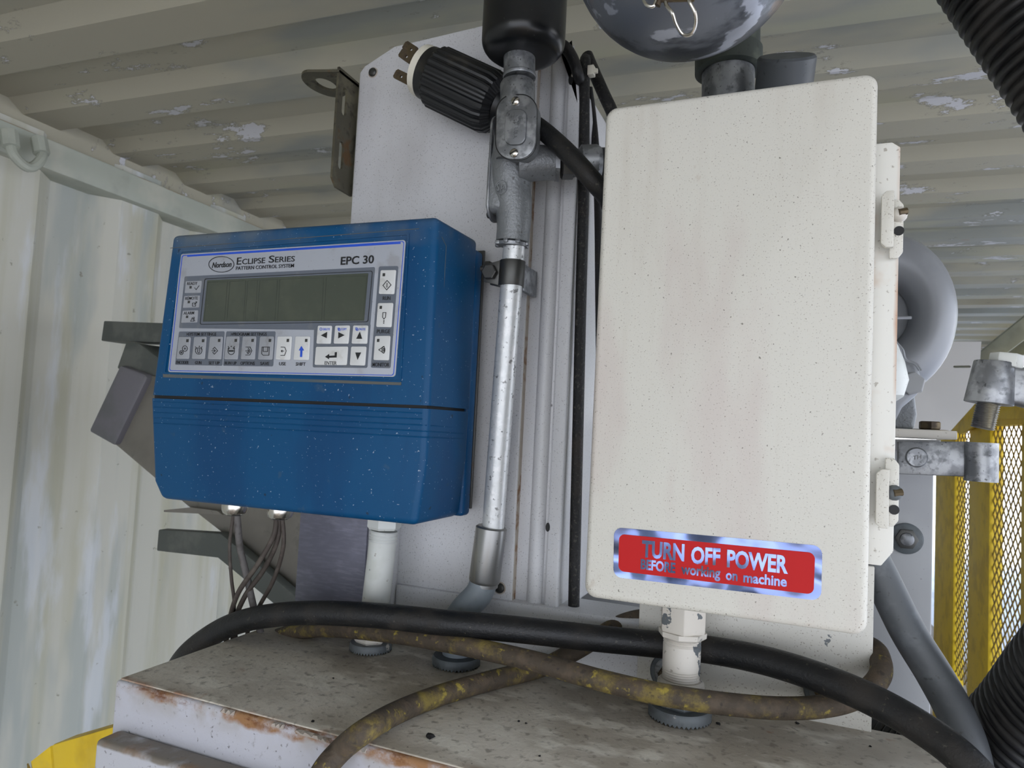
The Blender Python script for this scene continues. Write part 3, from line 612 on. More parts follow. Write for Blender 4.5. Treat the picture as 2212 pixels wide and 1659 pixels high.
# sticker
O2, S2 = (1280, 1110), 4.096
def z2(q): return zq(q, O2, S2)
mb = MB(); rrect(mb, z2([(190, 118), (2034, 284), (2022, 770), (184, 558)]), YW - .0003, .0060, .0004, 8); st = mb.build('sticker', m_chrome, we, label='foil-bordered red warning sticker')
mb = MB(); rrect(mb, z2([(235, 178), (1970, 346), (1956, 714), (228, 506)]), YW - .0005, .0042, .0003, 8); mb.build('red_field', m_red, st)
def lab2(s_, x0, x1, b0, b1, h, bold=.036):
    mb = MB(); text_into(mb, s_, (O2[0] + x0 / S2, O2[1] + b0 / S2), (O2[0] + x1 / S2, O2[1] + b1 / S2), h / S2, YW - .00065, bold, t=.0002); mb.build('foil_lettering', m_chrome, st, smooth=False)
lab2('TURN', 434, 810, 374, 414, 135); lab2('OFF', 870, 1128, 432, 451, 136); lab2('POWER', 1188, 1728, 464, 524, 140)
lab2('BEFORE', 425, 732, 484, 522, 82); lab2('working', 782, 1130, 528, 566, 84, .028); lab2('on', 1178, 1282, 580, 592, 84, .028); lab2('machine', 1333, 1718, 602, 643, 84, .028)

# white fitting below the enclosure
YN = .592
base = PZ(1467, 1535, TZ); ax = V((base.x, YN, TZ))
ax.x = PY(1468, 1545, YN).x
nf = thing('conduit_nipple', 'chipped white threaded conduit nipple under the cream enclosure', 'conduit', ax)
def zat(px, py, Y): return PY(px, py, Y).z
mb = MB(); toothed(mb, ax, .0252, .0095); mb.build('lock_ring', m_nutgrey, nf, label='grey toothed lock ring with white chips')
mb = MB(); hexnut(mb, ax + V((0, 0, .0095)), (0, 0, 1), .0205, .017, rot=.3); mb.build('hex_nut', m_nutgrey, nf)
z3 = zat(1470, 1468, YN); z4 = zat(1475, 1372, YN)
mb = MB(); mb.lathe((ax.x, YN, z3 - .004), (0, 0, 1), [(-.012, .0172), (0, .019), (.003, .0185), (.005, .0165)], 24); mb.build('hub_collar', m_wpipe2, nf)
pr = []; z = z3 - .002
while z < z3 + .009: pr += [(z, .0152), (z + .0009, .0143), (z + .0018, .0152)]; z += .0019
pr += [(z + .001, .0152), (z4 - .0075, .0152)]; z = z4 - .007
while z < z4 + .001: pr += [(z, .0152), (z + .0009, .0143)]; z += .0019
pr = [(t - pr[0][0], r) for t, r in pr]
mb = MB(); mb.lathe((ax.x, YN, z3 - .002), (0, 0, 1), pr, 32); mb.build('threaded_pipe', m_wpipe2, nf)
mb = MB(); mb.lathe((ax.x, YN, z4 - .002), (0, 0, 1), [(0, .0165), (.002, .0192), (.006, .0196), (.0065, .017)], 8); mb.build('locknut', m_wpipe2, nf)
mb = MB(); hexnut(mb, (ax.x, YN, z4 + .004), (0, 0, 1), .0198, .026, rot=.2, ch=.03); mb.build('hex_coupling', m_wpipe2, nf, bevel=.0008)

# ================================================================== WHITE BACK PLATE
YPL = .640
wp = thing('mounting_plate', 'white bolted steel plate standing behind the nipple below the cream enclosure', 'plate', (0, YPL, TZ))
x0 = PY(1377, 1440, YPL).x; x1 = PY(1884, 1480, YPL).x
mb = MB(); mb.box((x0, YPL - .002, TZ - .001), (x1, YPL + .004, -.10)); mb.build('plate', m_chipplate, wp, bevel=.001)
for px, py in ((1785, 1490), (1448, 1452)):
    p = PY(px, py, YPL - .003); m_ = MB(); m_.lathe(p, (0, -1, 0), [(0, .0175), (.002, .0175), (.003, .0165)], 28); g = m_.build('washer', m_nutgrey2, wp)
    m_ = MB(); m_.lathe(p + V((0, -.003, 0)), (0, -1, 0), [(0, .0135), (.001, .0135), (.0018, .012)], 28); m_.build('inner_washer', m_galv, g)
    m_ = MB(); hexnut(m_, p + V((0, -.0048, 0)), (0, -1, 0), .0095, .006); m_.build('hex_bolt', m_rust, g)

# ================================================================== LEFT WHITE PIPE
YL = .603
bs = PY(800, 1412, YL); bs = V((bs.x, YL, TZ))
lp = thing('white_conduit', 'white painted conduit pipe with chips rising behind the blue controller', 'conduit', bs)
mb = MB(); toothed(mb, bs, .0208, .008); mb.build('lock_ring', m_nutgrey, lp)
mb = MB(); hexnut(mb, bs + V((0, 0, .008)), (0, 0, 1), .0166, .018, rot=.25); mb.build('hex_nut', m_wpipe2, lp)
pt = PY(830, 1145, YL); pbm = bs + V((.001, 0, .02)); d = pt - pbm; Ln = d.length
pr = [(0, .0138), (Ln - .012, .0138)]
for k in range(4): pr += [(Ln - .011 + k * .003, .0142), (Ln - .0095 + k * .003, .0132)]
mb = MB(); mb.lathe(pbm, d, pr, 28); mb.build('pipe', m_wpipe, lp)
mb = MB(); hexnut(mb, pt + V((0, 0, .001)), (0, 0, 1), .017, .020, rot=.2); mb.build('top_nut', m_wpipe, lp)

# ================================================================== SILVER CONDUIT
sc = thing('steel_conduit', 'silver steel conduit running down beside the blue controller to a grey elbow', 'conduit', (PY(988, 1420, .61).x, .61, TZ))
pT = at((1112, 520, .600)); pB = at((1064, 1150, .622))
mb = MB(); mb.tube([pT, pT * .5 + pB * .5, pB], .0106, 32); mb.build('pipe', m_emt, sc)
ct = at((1062, 1137, .622)); cbm = at((1046, 1256, .622)); d = cbm - ct
mb = MB(); mb.lathe(ct, d, [(0, .0135), (.0015, .0152), (d.length - .002, .0152), (d.length, .0146), (d.length + .001, .0136), (d.length + .004, .0136)], 36); mb.build('coupling_sleeve', m_zinc, sc, label='zinc plated coupling sleeve')
mb = MB(); mb.tube(spline([at((1046, 1255, .622)), at((1032, 1285, .620)), at((1000, 1320, .616)), at((978, 1360, .612)), at((985, 1400, .61)), at((988, 1424, .61))], 6), .0134, 28); mb.build('elbow', m_pvc, sc, label='grey plastic elbow')
mb = MB(); mb.lathe(at((992, 1376, .611)), (0, 0, -1), [(0, .021), (.004, .022), (.009, .022)], 10); mb.build('bushing', m_nutgrey2, sc)
rb = PY(989, 1418, .611); mb = MB(); toothed(mb, (rb.x, .608, TZ), .0228, .009); mb.build('lock_ring', m_nutgrey2, sc)
# printed marks on pipe
# strap clamp
kc = at((1105, 592, .603)); r_ = .0125
mb = MB(); pts_ = []
axd = (pT - pB).normalized(); u_, v_ = frame(axd, V((0, 1, 0)))
def arc(rad, a0, a1, n=20): return [kc + u_ * (rad * math.cos(math.radians(a0 + (a1 - a0) * k / n))) + v_ * (rad * math.sin(math.radians(a0 + (a1 - a0) * k / n))) for k in range(n + 1)]
clamp = thing('pipe_clamp', 'dark steel strap clamp bolted round the silver conduit above the controller corner', 'clamp', kc)
# band: open ring facing left (-X)
def band(rad, th, hgt, a0, a1, n=28):
    m = MB(); R = []
    for k in range(n + 1):
        a = math.radians(a0 + (a1 - a0) * k / n); dr = V((math.cos(a), math.sin(a), 0)); p = kc + dr * rad; h = axd * (hgt / 2)
        R.append([p - h, p - h + dr * th, p + h + dr * th, p + h])
    return m.loft(R)
band(.0108, .0018, .024, -140, 140).build('strap', m_steel, clamp, bevel=.0004)
for sy, a in ((-1, -140), (1, 140)):
    dr = V((math.cos(math.radians(a)), math.sin(math.radians(a)), 0)); p = kc + dr * .0118
    m = MB(); f0 = p - axd * .012; f1 = p + axd * .012; e = V((-.016, sy * .001, 0))
    m.prism([f0, f0 + e + axd * .004, f1 + e - axd * .004, f1], V((0, sy * -.0016, 0))); m.build('ear', m_steel, clamp, bevel=.0004)
pc = kc + V((-.0175, 0, 0))
mb = MB(); hexnut(mb, pc + V((0, -.009, 0)), (0, -1, 0), .0075, .006); mb.build('bolt_head', m_steel, clamp)
mb = MB(); mb.lathe(pc + V((-.004, .009, .001)), (-.6, 1, 0), [(0, .0032), (.003, .0038), (.006, .0032), (.009, .0038), (.016, .003)], 14); mb.build('bolt_thread', m_steel, clamp)
hx = at((1062, 580, .606)); mb = MB(); hexnut(mb, hx, (-1, 0, 0), .0075, .006); mb.build('hex_nut', m_steel, clamp)
mb = MB(); mb.tube([hx + V((.02, 0, 0)), hx + V((-.011, 0, 0))], .0032, 12); mb.build('bolt_thread', m_steel, clamp)
mb = MB(); q = at((1130, 600, .618)); mb.box((q.x - .001, .612, q.z - .014), (q.x + .0035, .648, q.z + .012)); mb.build('strut_ear', m_galv, clamp, bevel=.0008)

# conduit body
YC = .592
cbx = thing('cast_conduit_fitting', 'grey cast conduit body with an oval screwed cover plate and side branch', 'conduit fitting', at((1105, 520, YC)))
A = at((1109, 520, .600)); B = at((1112, 440, .598)); Cp = at((1113, 330, .592)); Dp = at((1118, 300, .586)); E_ = at((1123, 160, .575)); Fp = at((1126, 80, .572))
mb = MB(); mb.lathe(at((1106, 534, .601)), axd, [(0, .012), (.001, .0146), (.004, .0148), (.0055, .0130)], 24)
k0 = len(mb.v); mb.build('locknut', m_galv, cbx)
for k in range(8):
    a = k * math.pi / 4; p = at((1106, 528, .601)) + V((math.cos(a) * .0145, math.sin(a) * .0145, 0)); m = MB(); m.box(p - V((.0022, .0022, .0018)), p + V((.0022, .0022, .0018))); m.build('nut_lug', m_galv, cbx, bevel=.0005)
mb = MB(); path = spline([at((1107, 522, .600)), at((1110, 480, .599)), at((1109, 440, .598)), at((1104, 400, .596)), at((1106, 350, .594)), at((1112, 300, .592))], 5)
rr = [.0158 + .0022 * min(1, max(0, (i - 3) / 8)) + .0016 * min(1, max(0, (i - 12) / 8)) for i in range(len(path))]
mb.tube(path, rr, 32); mb.build('lower_barrel', m_cast, cbx)
mb = MB(); p = at((1070, 472, .596)); q = at((1064, 250, .592))
mb.box((q.x - .0005, .582, p.z + .003), (q.x + .022, .612, at((1064, 330, .592)).z)); mb.build('box_body', m_cast, cbx, bevel=.008, segs=5)
x_ = at((1057, 400, .586)).x; z_t = at((1062, 245, .586)).z; z_b = at((1056, 474, .586)).z
mb = MB(); L = [(.580 + .016 + .015 * math.cos(math.radians(a)), (z_t - .014) + .014 * math.sin(math.radians(a))) for a in range(0, 181, 20)] + [(.580 + .016 + .015 * math.cos(math.radians(a)), (z_b + .014) + .014 * math.sin(math.radians(a))) for a in range(180, 361, 20)]
mb.prism([V((x_, a, b)) for a, b in L], (.0022, 0, 0)); mb.build('side_cover', m_galv, cbx, bevel=.0004)
mb = MB(); sxp = at((1052, 460, .586)); mb.lathe((x_, .592, sxp.z), (-1, 0, 0), [(0, .0038), (.0025, .0034), (.0035, .002)], 14); mb.build('cover_screw', m_steel, cbx)
# branch to the right
br0 = at((1120, 352, .590)); br1 = at((1200, 352, .604)); d = (br1 - br0)
mb = MB(); mb.lathe(br0, d, [(0, .019), (d.length * .5, .0165), (d.length, .0158)], 32); mb.build('branch_barrel', m_cast, cbx)
mb = MB(); mb.lathe(br1 - d.normalized() * .001, d, [(0, .0168), (.004, .0172), (.0045, .014)], 10); mb.build('locknut', m_galv, cbx)
mb = MB(); hexnut(mb, br1 + d.normalized() * .005, d, .0155, .013); mb.build('hex_connector', m_steel, cbx)
mb = MB(); mb.lathe(br1 + d.normalized() * .017, d, [(0, .0135), (.003, .0125), (.005, .0135), (.007, .0165), (.022, .0168), (.026, .014)], 20); mb.build('gland_nut', m_galv, cbx)
# cast emblem ring with initials
em = PY(1082, 404, .5775); mb = MB(); mb.tube([em + V((math.cos(t * math.pi / 12) * .0058, .0, math.sin(t * math.pi / 12) * .0064)) for t in range(25)], .0004, 6)
k2 = MB(); text_into(k2, 'SA', (1073, 412), (1091, 412), 15, .5775, .0, t=.0008); mb.add(k2.v, k2.f); mb.build('cast_emblem', m_cast, cbx)
# upper neck + tubes
mb = MB(); pa = at((1122, 225, .574)); pb2 = at((1122, 158, .574)); d = pb2 - pa; mb.lathe(at((1118, 260, .577)), d, [(0, .0160), (.014, .0162), (.034, .0162), (.036, .0150)], 32); mb.build('upper_hub', m_galv, cbx)
mb = MB(); mb.lathe(at((1122, 170, .574)), d, [(0, .0149), (.001, .0154), (.0028, .0154), (.0038, .0146), (.034, .0148)], 32); mb.build('upper_nipple', m_galv, cbx)
mb = MB(); mb.tube([at((1110, 345, .580)), at((1114, 285, .576)), at((1118, 232, .574))], [.0165, .0168, .0164], 32); mb.build('cover_seat', m_cast, cbx)
# oval cover plate on the front
Yq = .558
cq = [(1073, 206), (1160, 203), (1155, 343), (1070, 343)]
mb = MB(); rrect(mb, cq, Yq, .0162, .0035, 10); cpl = mb.build('cover_plate', m_galv, cbx, bevel=.0008, segs=2, label='oval cover plate with two screws')
mb = MB(); rrect(mb, shrink(cq, -1.5), Yq + .0036, .0165, .0022, 10); mb.build('gasket', m_black, cbx)
mb = MB(); rrect(mb, shrink(cq, 2), Yq + .0058, .0158, .014, 10); mb.build('cover_frame', m_cast, cbx)
mb = MB(); rrect(mb, [(1091, 236), (1138, 234), (1134, 312), (1088, 313)], Yq - .0022, .0075, .0024, 8); mb.build('raised_boss', m_galv, cpl, bevel=.0011, segs=3)
mb = MB()
for i, ch in enumerate('C-H USA'):
    pass
m2 = MB(); text_into(m2, 'C-H USA', (1100, 275), (1132, 275), 9, Yq - .0024, .0, t=.0005)
ctr = PY(1116, 272, Yq); m2.v = [V((ctr.x + (v.z - ctr.z) * .9 + .001, v.y, ctr.z - (v.x - ctr.x) * 1.5)) for v in m2.v]; m2.build('raised_lettering', m_galv, cpl)
for px, py in ((1114, 219), (1111, 331)):
    p = PY(px, py, Yq); mb = MB(); mb.lathe(p, (0, -1, 0), [(0, .0042), (.0014, .0040), (.0026, .0028), (.003, .0012)], 18); s_ = mb.build('screw', m_bright, cpl)
    mb = MB(); a = random.random() * 3; e = V((math.cos(a), 0, math.sin(a))) * .0036; f = V((-e.z, 0, e.x)).normalized() * .0005; mb.prism([p - e - f, p + e - f, p + e + f, p - e + f], (0, -.0031, 0)); mb.build('screw_slot', m_black, cpl)
# black can on top
kb = at((1129, 96, .572)); can = MB()
prf = []
R = .0385
for a in range(0, 91, 15): prf.append((.014 * (1 - math.cos(math.radians(a))), R - .014 + .014 * math.sin(math.radians(a))))
prf += [(.16, R)]
cb0 = at((1129, 122, .572)); can.lathe(cb0, (0, 0, 1), [(0, .010)] + prf, 48)
tag(can.build('black_canister', m_blackcan), 'glossy black round canister cut by the top of the picture, on top of the conduit', 'canister')

# ================================================================== TWIST LOCK PLUG
pl = thing('power_plug', 'black twist-lock power plug with a white face ring and three bent blades', 'plug', at((990, 190, .612)))
p0 = at((912, 152, .609)); p1 = at((1078, 230, .618)); d = p1 - p0; dn = d.normalized(); L = d.length
mb = MB(); mb.lathe(p0, dn, [(0, .024), (.001, .0262), (.0085, .0266), (.009, .026)], 44); mb.build('face_ring', m_nylon, pl, label='ivory white face ring')
mb = MB(); mb.lathe(p0 + dn * .0088, dn, [(0, .0268), (.0105, .0272), (.011, .0275)], 44); mb.build('front_collar', m_plugb, pl)
n = 96; rings = []; u, v = frame(dn)
for t, r in ((.0195, .0300), (.022, .0315), (L - .012, .0315), (L - .004, .029), (L + .002, .022)):
    rings.append([p0 + dn * t + (u * math.cos(2 * math.pi * k / n) + v * math.sin(2 * math.pi * k / n)) * (r - (.0013 if k % 4 in (0, 3) else 0)) for k in range(n)])
mb = MB().loft(rings); mb.build('ribbed_grip', m_plugb, pl, ang=25)
mb = MB(); mb.lathe(p0 + dn * (L - .002), dn, [(0, .021), (.010, .017), (.018, .0135)], 24); mb.build('cord_clamp', m_plugb, pl)
for (a, b, up_s) in (((905, 185), (852, 158), 1), ((915, 148), (864, 112), 1), ((930, 135), (872, 96), 1)):
    yy = {185: .600, 148: .590, 135: .622}[a[1]]
    A_ = PY(*a, yy); B_ = PY(*b, yy); dd = (B_ - A_).normalized(); w2 = V((-dd.z, 0, dd.x)) * .0045; ll = (B_ - A_).length
    def fn(uu, vv): return A_ + dd * uu + w2 * (vv)
    mb = MB(); holed(mb, [(-.004, -1), (ll * .55, -1), (ll * .6, -1.25), (ll * .95, -1.2), (ll, -.7), (ll, .7), (ll * .95, 1), (-.004, 1)], [circ(ll * .72, 0, .0016, .3, 0, 360, 12)[:-1]], fn, (0, .0018, 0)); mb.build('blade', m_rust, pl, smooth=False)
# cord
cable('plug_cord', [at((1078, 232, .617)), at((1118, 250, .608)), at((1165, 276, .590)), at((1222, 326, .574)), at((1275, 384, .572)), at((1318, 440, .590)), at((1335, 520, .620)), at((1338, 640, .65))], .0086, m_rubber, 'thick black rubber cord leading from the plug behind the cream enclosure', 'cord', n=10, seg=20)

# ================================================================== SLOTTED BRACKET
kx = PY(776, 180, .655).x
P1 = V((kx, .655, PY(776, 180, .655).z)); P0 = PX(733, 156, kx); B1 = V((kx, .655, PY(757, 425, .655).z)); B0 = PX(711, 380, kx)
bk = thing('slotted_bracket', 'bronze coloured slotted steel angle bracket with a round eye at its top', 'bracket', V((kx, .62, B1.z)))
y0_, y1_ = P0.y, .655; zb0, zt0 = B1.z, P1.z
mb = MB(); fn = lambda a, b: V((kx, a, b)); H = zt0 - zb0; Wd = y1_ - y0_
holed(mb, [(y0_, zb0 + .010), (y0_ + .008, zb0 + .001), (y1_, zb0), (y1_, zt0), (y0_, zt0 + .001)],
      [slot(y0_ + Wd * .34, zb0 + H * .29, .0085, .032), slot(y0_ + Wd * .34, zb0 + H * .75, .0085, .032)], fn, (-.0030, 0, 0)); mb.build('slotted_leg', m_brkt, bk, smooth=False)
mb = MB(); zt1 = P0.z; cxp = PZ(700, 184, zt1); rE = .026
ex = V((cxp.x, cxp.y, zt1)); rx_ = cxp.x - PZ(653, 178, zt1).x; ry_ = (PZ(700, 216, zt1).y - PZ(700, 149, zt1).y) / 2; print('eye', ex, rx_, ry_, y0_, y1_)
outer = [(kx, y0_ - .001), (kx, y1_), ] + [(ex.x + rx_ * math.cos(math.radians(a)), ex.y + ry_ * math.sin(math.radians(a))) for a in range(80, 281, 12)]
holed(mb, outer, [[(ex.x + .003 + rx_ * .5 * math.cos(math.radians(a)), ex.y + ry_ * .5 * math.sin(math.radians(a))) for a in range(0, 360, 20)]], lambda a, b: V((a, b, zt1)), (0, 0, .003)); mb.build('eye_tab', m_brkt, bk, smooth=False)

# ================================================================== BLACK CABLES AT CABINET EDGE
cable('vertical_cable', [at((1262, 150, .69)), at((1264, 130, .676)), at((1264, 138, .660)), at((1262, 200, .657)), at((1261, 400, .658)), at((1255, 640, .660)), at((1249, 900, .662)), at((1243, 1150, .664)), at((1239, 1330, .668)), at((1238, 1400, .70))], .0056, m_rubber2, 'thin gritty black cable hanging straight down beside the white cabinet', n=6, seg=16)
cable('hooked_cable', [at((1185, 96, .640)), at((1215, 98, .641)), at((1236, 124, .643)), at((1250, 165, .648)), at((1256, 195, .675)), at((1262, 230, .70))], .0058, m_rubber, 'black cable coming from behind the black canister', n=8, seg=14)
cable('sloping_cable', [at((1268, 120, .70)), at((1285, 160, .695)), at((1305, 205, .69)), at((1325, 250, .69)), at((1350, 330, .69))], .0066, m_rubber2, 'black gritty cable sloping down behind the top corner of the cream enclosure', n=8, seg=14)
cable('inner_cable', [at((1272, 190, .70)), at((1280, 250, .705)), at((1287, 330, .70)), at((1292, 460, .70)), at((1294, 640, .70)), at((1296, 800, .70))], .0042, m_rubber, 'thin black cable in the gap left of the cream enclosure', n=8, seg=12)
tie = thing('cable_tie', 'small white plastic cable tie holding the cables to the white cabinet', 'cable tie', at((1262, 155, .66)))
mb = MB(); a = at((1236, 164, .652)); mb.box((a.x, .650, a.z - .0016), (a.x + .008, .6515, a.z + .0016)); mb.build('strap', m_nylon, tie)
mb = MB(); a = at((1277, 152, .652)); mb.box((a.x - .0035, .650, a.z - .005), (a.x + .003, .658, a.z + .005)); mb.build('lock_head', m_nylon, tie, bevel=.0006)
mb = MB(); a = at((1286, 152, .652)); mb.box((a.x - .002, .652, a.z - .002), (a.x + .002, .655, a.z + .002)); mb.build('strap_end', m_nylon, tie)
mb = MB(); mb.tube([at((1278, 358, .715)), at((1320, 358, .715))], .019, 20); tag(mb.build('fitting_stub', m_steel), 'short rusty brown round fitting half hidden left of the cream enclosure', 'fitting')
# grey panel seen in the gap behind
gp = MB(); a = PY(1206, 1000, .86); gp.box((PY(1220, 1000, .86).x, .86, -.9), (PY(1400, 1000, .86).x, .88, PY(1240, 912, .86).z)); tag(gp.build('rear_panel', m_mach, bevel=.002), 'grey steel panel standing behind the gap between cabinet and enclosure', 'panel')

# ================================================================== TOP: DOME, PIPES
dm = thing('galvanized_dome', 'tarnished round metal bowl hanging at the top centre of the picture', 'bowl', at((1478, 60, .47)))
dc = at((1486, -138, .47)); R = 244 / F * .47 * 1.06
mb = MB(); prf = [(R * .98 * (1 - math.cos(math.radians(a))), R * math.sin(math.radians(a)) + .0001) for a in range(0, 91, 6)] + [(R * 1.25, R)]
mb.lathe(dc - V((0, 0, R * .98)), (0, 0, 1), prf, 64); mb.build('bowl', m_dome, dm, ang=60)
def onb(px, py, off=.0): return at((px, py, .47 - R * .985 - off))
Yc2 = .385
mb = MB(); mb.tube(spline([PY(1436, -8, Yc2), PY(1440, 12, Yc2), PY(1452, 28, Yc2), PY(1460, 52, Yc2 + .004), PY(1474, 74, Yc2 + .008), PY(1492, 74, Yc2 + .008), PY(1502, 56, Yc2 + .006), PY(1502, 30, Yc2 + .002), PY(1492, 8, Yc2), PY(1484, -6, Yc2)], 6), .0011, 10); mb.build('wire_clasp', m_bright, dm, label='bent shiny wire clasp')
mb = MB(); mb.tube(spline([PY(1388, -6, Yc2), PY(1396, 10, Yc2), PY(1410, 14, Yc2), PY(1416, 4, Yc2), PY(1420, -10, Yc2)], 5), .0010, 10); mb.build('wire_clasp', m_bright, dm)
mb = MB(); mb.tube([PY(1420, 12, Yc2), PY(1428, -2, Yc2), PY(1500, -4, Yc2)], .0019, 10); mb.build('hinge_pin', m_rust, dm)

tp = thing('threaded_riser', 'galvanized pipe with a greenish black coupling rising above the cream enclosure', 'pipe', at((1572, 190, .66)))
mb = MB(); a = at((1570, 420, .662)); b = at((1573, 140, .662)); mb.tube([a, b], .0240, 36); mb.build('pipe', m_galv, tp)
mb = MB(); d = (b - a); pr = []
for k in range(5): pr += [(k * .0022, .0250), (k * .0022 + .0011, .0240)]
mb.lathe(at((1573, 158, .662)), d, pr, 36); mb.build('pipe_thread', m_steel, tp)
mb = MB(); mb.lathe(at((1573, 158, .662)), d, [(0, .0284), (.001, .0306), (.020, .0308), (.022, .0286), (.055, .0284), (.075, .028)], 40); mb.build('coupling', m_green, tp, label='greenish black coupling')
mb = MB(); a = at((1690, 215, .64)); b = at((1694, 128, .63)); d = V((.05, -.25, 1)); mb.lathe(a, at((1700, 120, .62)) - a, [(0, .024), ((at((1700, 120, .62)) - a).length - .002, .0242), ((at((1700, 120, .62)) - a).length, .0225)], 36)
tag(mb.build('pipe_stub', m_darkgrey, bevel=0), 'dark grey round pipe stub above the cream enclosure, right of the coupling', 'pipe stub')

# ================================================================== HOSES
def hose(name, pts, r, pitch, depth, mat, label, n=60, seg=32):
    P = spline(pts, 40); Ls = [0]
    for a, b in zip(P, P[1:]): Ls.append(Ls[-1] + (b - a).length)
    tot = Ls[-1]; step = pitch / 6; path = []; rad = []; j = 0; s = 0; i = 0
    prf = [0, .1, .9, 1, 1, .9]
    while s < tot:
        while j < len(Ls) - 2 and Ls[j + 1] < s: j += 1
        t = (s - Ls[j]) / max(1e-9, Ls[j + 1] - Ls[j]); path.append(P[j].lerp(P[j + 1], t)); rad.append(r - depth + depth * prf[i % 6]); s += step; i += 1
    mb = MB(); mb.tube(path, rad, seg); return tag(mb.build(name, mat, ang=60), label, 'hose')
hose('corrugated_hose', [at((2020, -270, .56)), at((2115, -120, .56)), at((2212, 20, .56)), at((2305, 150, .56)), at((2395, 290, .56)), at((2470, 430, .56)), at((2560, 620, .57)), at((2640, 860, .60)), at((2700, 1150, .62))], .0370, .0078, .0030, m_hose, 'black corrugated hose crossing the top right corner')
hose('corrugated_hose', [at((1850, 1652, .80)), at((1930, 1652, .78)), at((2030, 1668, .75)), at((2130, 1660, .71)), at((2225, 1590, .67)), at((2310, 1490, .64)), at((2390, 1400, .61))], .044, .0085, .0028, m_hose, 'thick black corrugated hose curling through the bottom right corner')

# ================================================================== BIG CABLES
cable('rubber_power_cable', [at((350, 1560, .60)), at((372, 1470, .575)), at((410, 1408, .560)), at((500, 1350, .552)), at((620, 1326, .550)), at((780, 1327, .552)), at((960, 1345, .560)), at((1120, 1360, .575)), at((1280, 1378, .600)), at((1400, 1390, .6195)), at((1520, 1402, .6195)), at((1640, 1424, .606)), at((1760, 1460, .590)), at((1880, 1510, .572)), at((1990, 1572, .555)), at((2080, 1640, .54)), at((2160, 1730, .53))], .0112, m_rubber, 'thick black rubber cable arching across the whole table top', n=10, seg=24)
zc_ = TZ + .0084
cable('worn_cable', [at((560, 1395, .62)), at((610, 1372, .605)), at((700, 1358, .592)), at((850, 1370, .572)), at((1000, 1395, .558)), at((1150, 1428, .552)), at((1300, 1470, .550)), at((1440, 1502, .552)), at((1600, 1524, .568)), at((1720, 1530, .585)), at((1810, 1520, .598)), at((1868, 1496, .610)), at((1900, 1462, .622)), at((1902, 1428, .640)), at((1882, 1398, .660)), at((1800, 1372, .668)), at((1650, 1350, .672)), at((1480, 1335, .672)), at((1400, 1334, .668)), at((1345, 1346, .655)), at((1290, 1378, .635)), at((1235, 1410, .620)), PZ(1170, 1442, zc_ + .001), PZ(1060, 1470, zc_), PZ(950, 1502, zc_), PZ(860, 1538, zc_ + .002), PZ(790, 1578, zc_ + .006), at((735, 1622, .418)), at((690, 1680, .405)), at((655, 1780, .400)), at((640, 1950, .400)), at((640, 2200, .41))], .0083, m_brown, 'worn brown and yellow cable looping over the table round the nipple', n=10, seg=20)
cable('grey_flexible_conduit', [at((1860, 1160, .66)), at((1905, 1250, .66)), at((1960, 1362, .655)), at((2020, 1460, .65)), at((2068, 1550, .64)), at((2098, 1640, .63)), at((2110, 1760, .62))], .0138, m_darkgrey, 'dark grey smooth tube slanting down right from behind the cream enclosure', 'tube', n=10, seg=24)

# ================================================================== CHUTE BEHIND LEFT
YH = .95
ch = thing('feed_chute', 'grey sheet metal chute slanting down behind the blue controller', 'chute', at((450, 1300, YH)))
def quad(name, q, Y, t, mat, bev=.002, label=None):
    mb = MB().prism([PY(a, b, Y) for a, b in q], (0, t, 0)); return mb.build(name, mat, ch, bevel=bev, label=label)
quad('chute_body', [(302, 806), (430, 830), (660, 1010), (690, 1340), (636, 1305), (560, 1215), (400, 1090), (245, 958)], YH, .12, m_chute, .004)
quad('end_flange', [(258, 788), (312, 808), (318, 815), (247, 962), (240, 960), (190, 932)], YH - .012, .06, m_chute2, .006, 'purple-grey end flange')
quad('neck', [(272, 738), (300, 742), (345, 775), (345, 850), (252, 795)], YH + .005, .05, m_bar, .003)
quad('cross_bar', [(224, 693), (420, 700), (420, 742), (218, 736)], YH + .02, .05, m_bar, .002, 'flat grey cross bar')
quad('support_strap', [(342, 1144), (475, 1152), (510, 1180), (700, 1340), (640, 1345), (600, 1312), (470, 1205), (338, 1190)], YH - .03, .02, m_bar, .002, 'dark bent support strap')
quad('thin_blade', [(354, 1102), (412, 1096), (470, 1104), (480, 1112), (354, 1106)], YH - .02, .01, m_chute, 0)

# ================================================================== YELLOW CORNER, BOTTOM LEFT
yb = thing('yellow_guard_corner', 'yellow painted guard panel corner at the bottom left below the white ledge', 'guard', at((160, 1659, .55)))
mb = MB().prism([PY(a, b, .56) for a, b in [(112, 1609), (245, 1570), (245, 1800), (128, 1800)]], (0, .03, 0)); mb.build('panel', m_yel, yb, bevel=.002)
mb = MB().prism([PY(a, b, .575) for a, b in [(66, 1645), (108, 1612), (124, 1800), (100, 1800)]], (0, .012, 0)); mb.build('side_panel', m_yel, yb, bevel=.001)
mb = MB()
for k in range(5):
    a = PY(60 + k * 9, 1650 - k * 4, .60); mb.tube([a, a + V((.010, .01, -.03))], .0009, 5); mb.tube([a, a + V((-.008, .01, -.03))], .0009, 5)
mb.build('expanded_mesh', m_yelmesh, yb, kind='stuff')

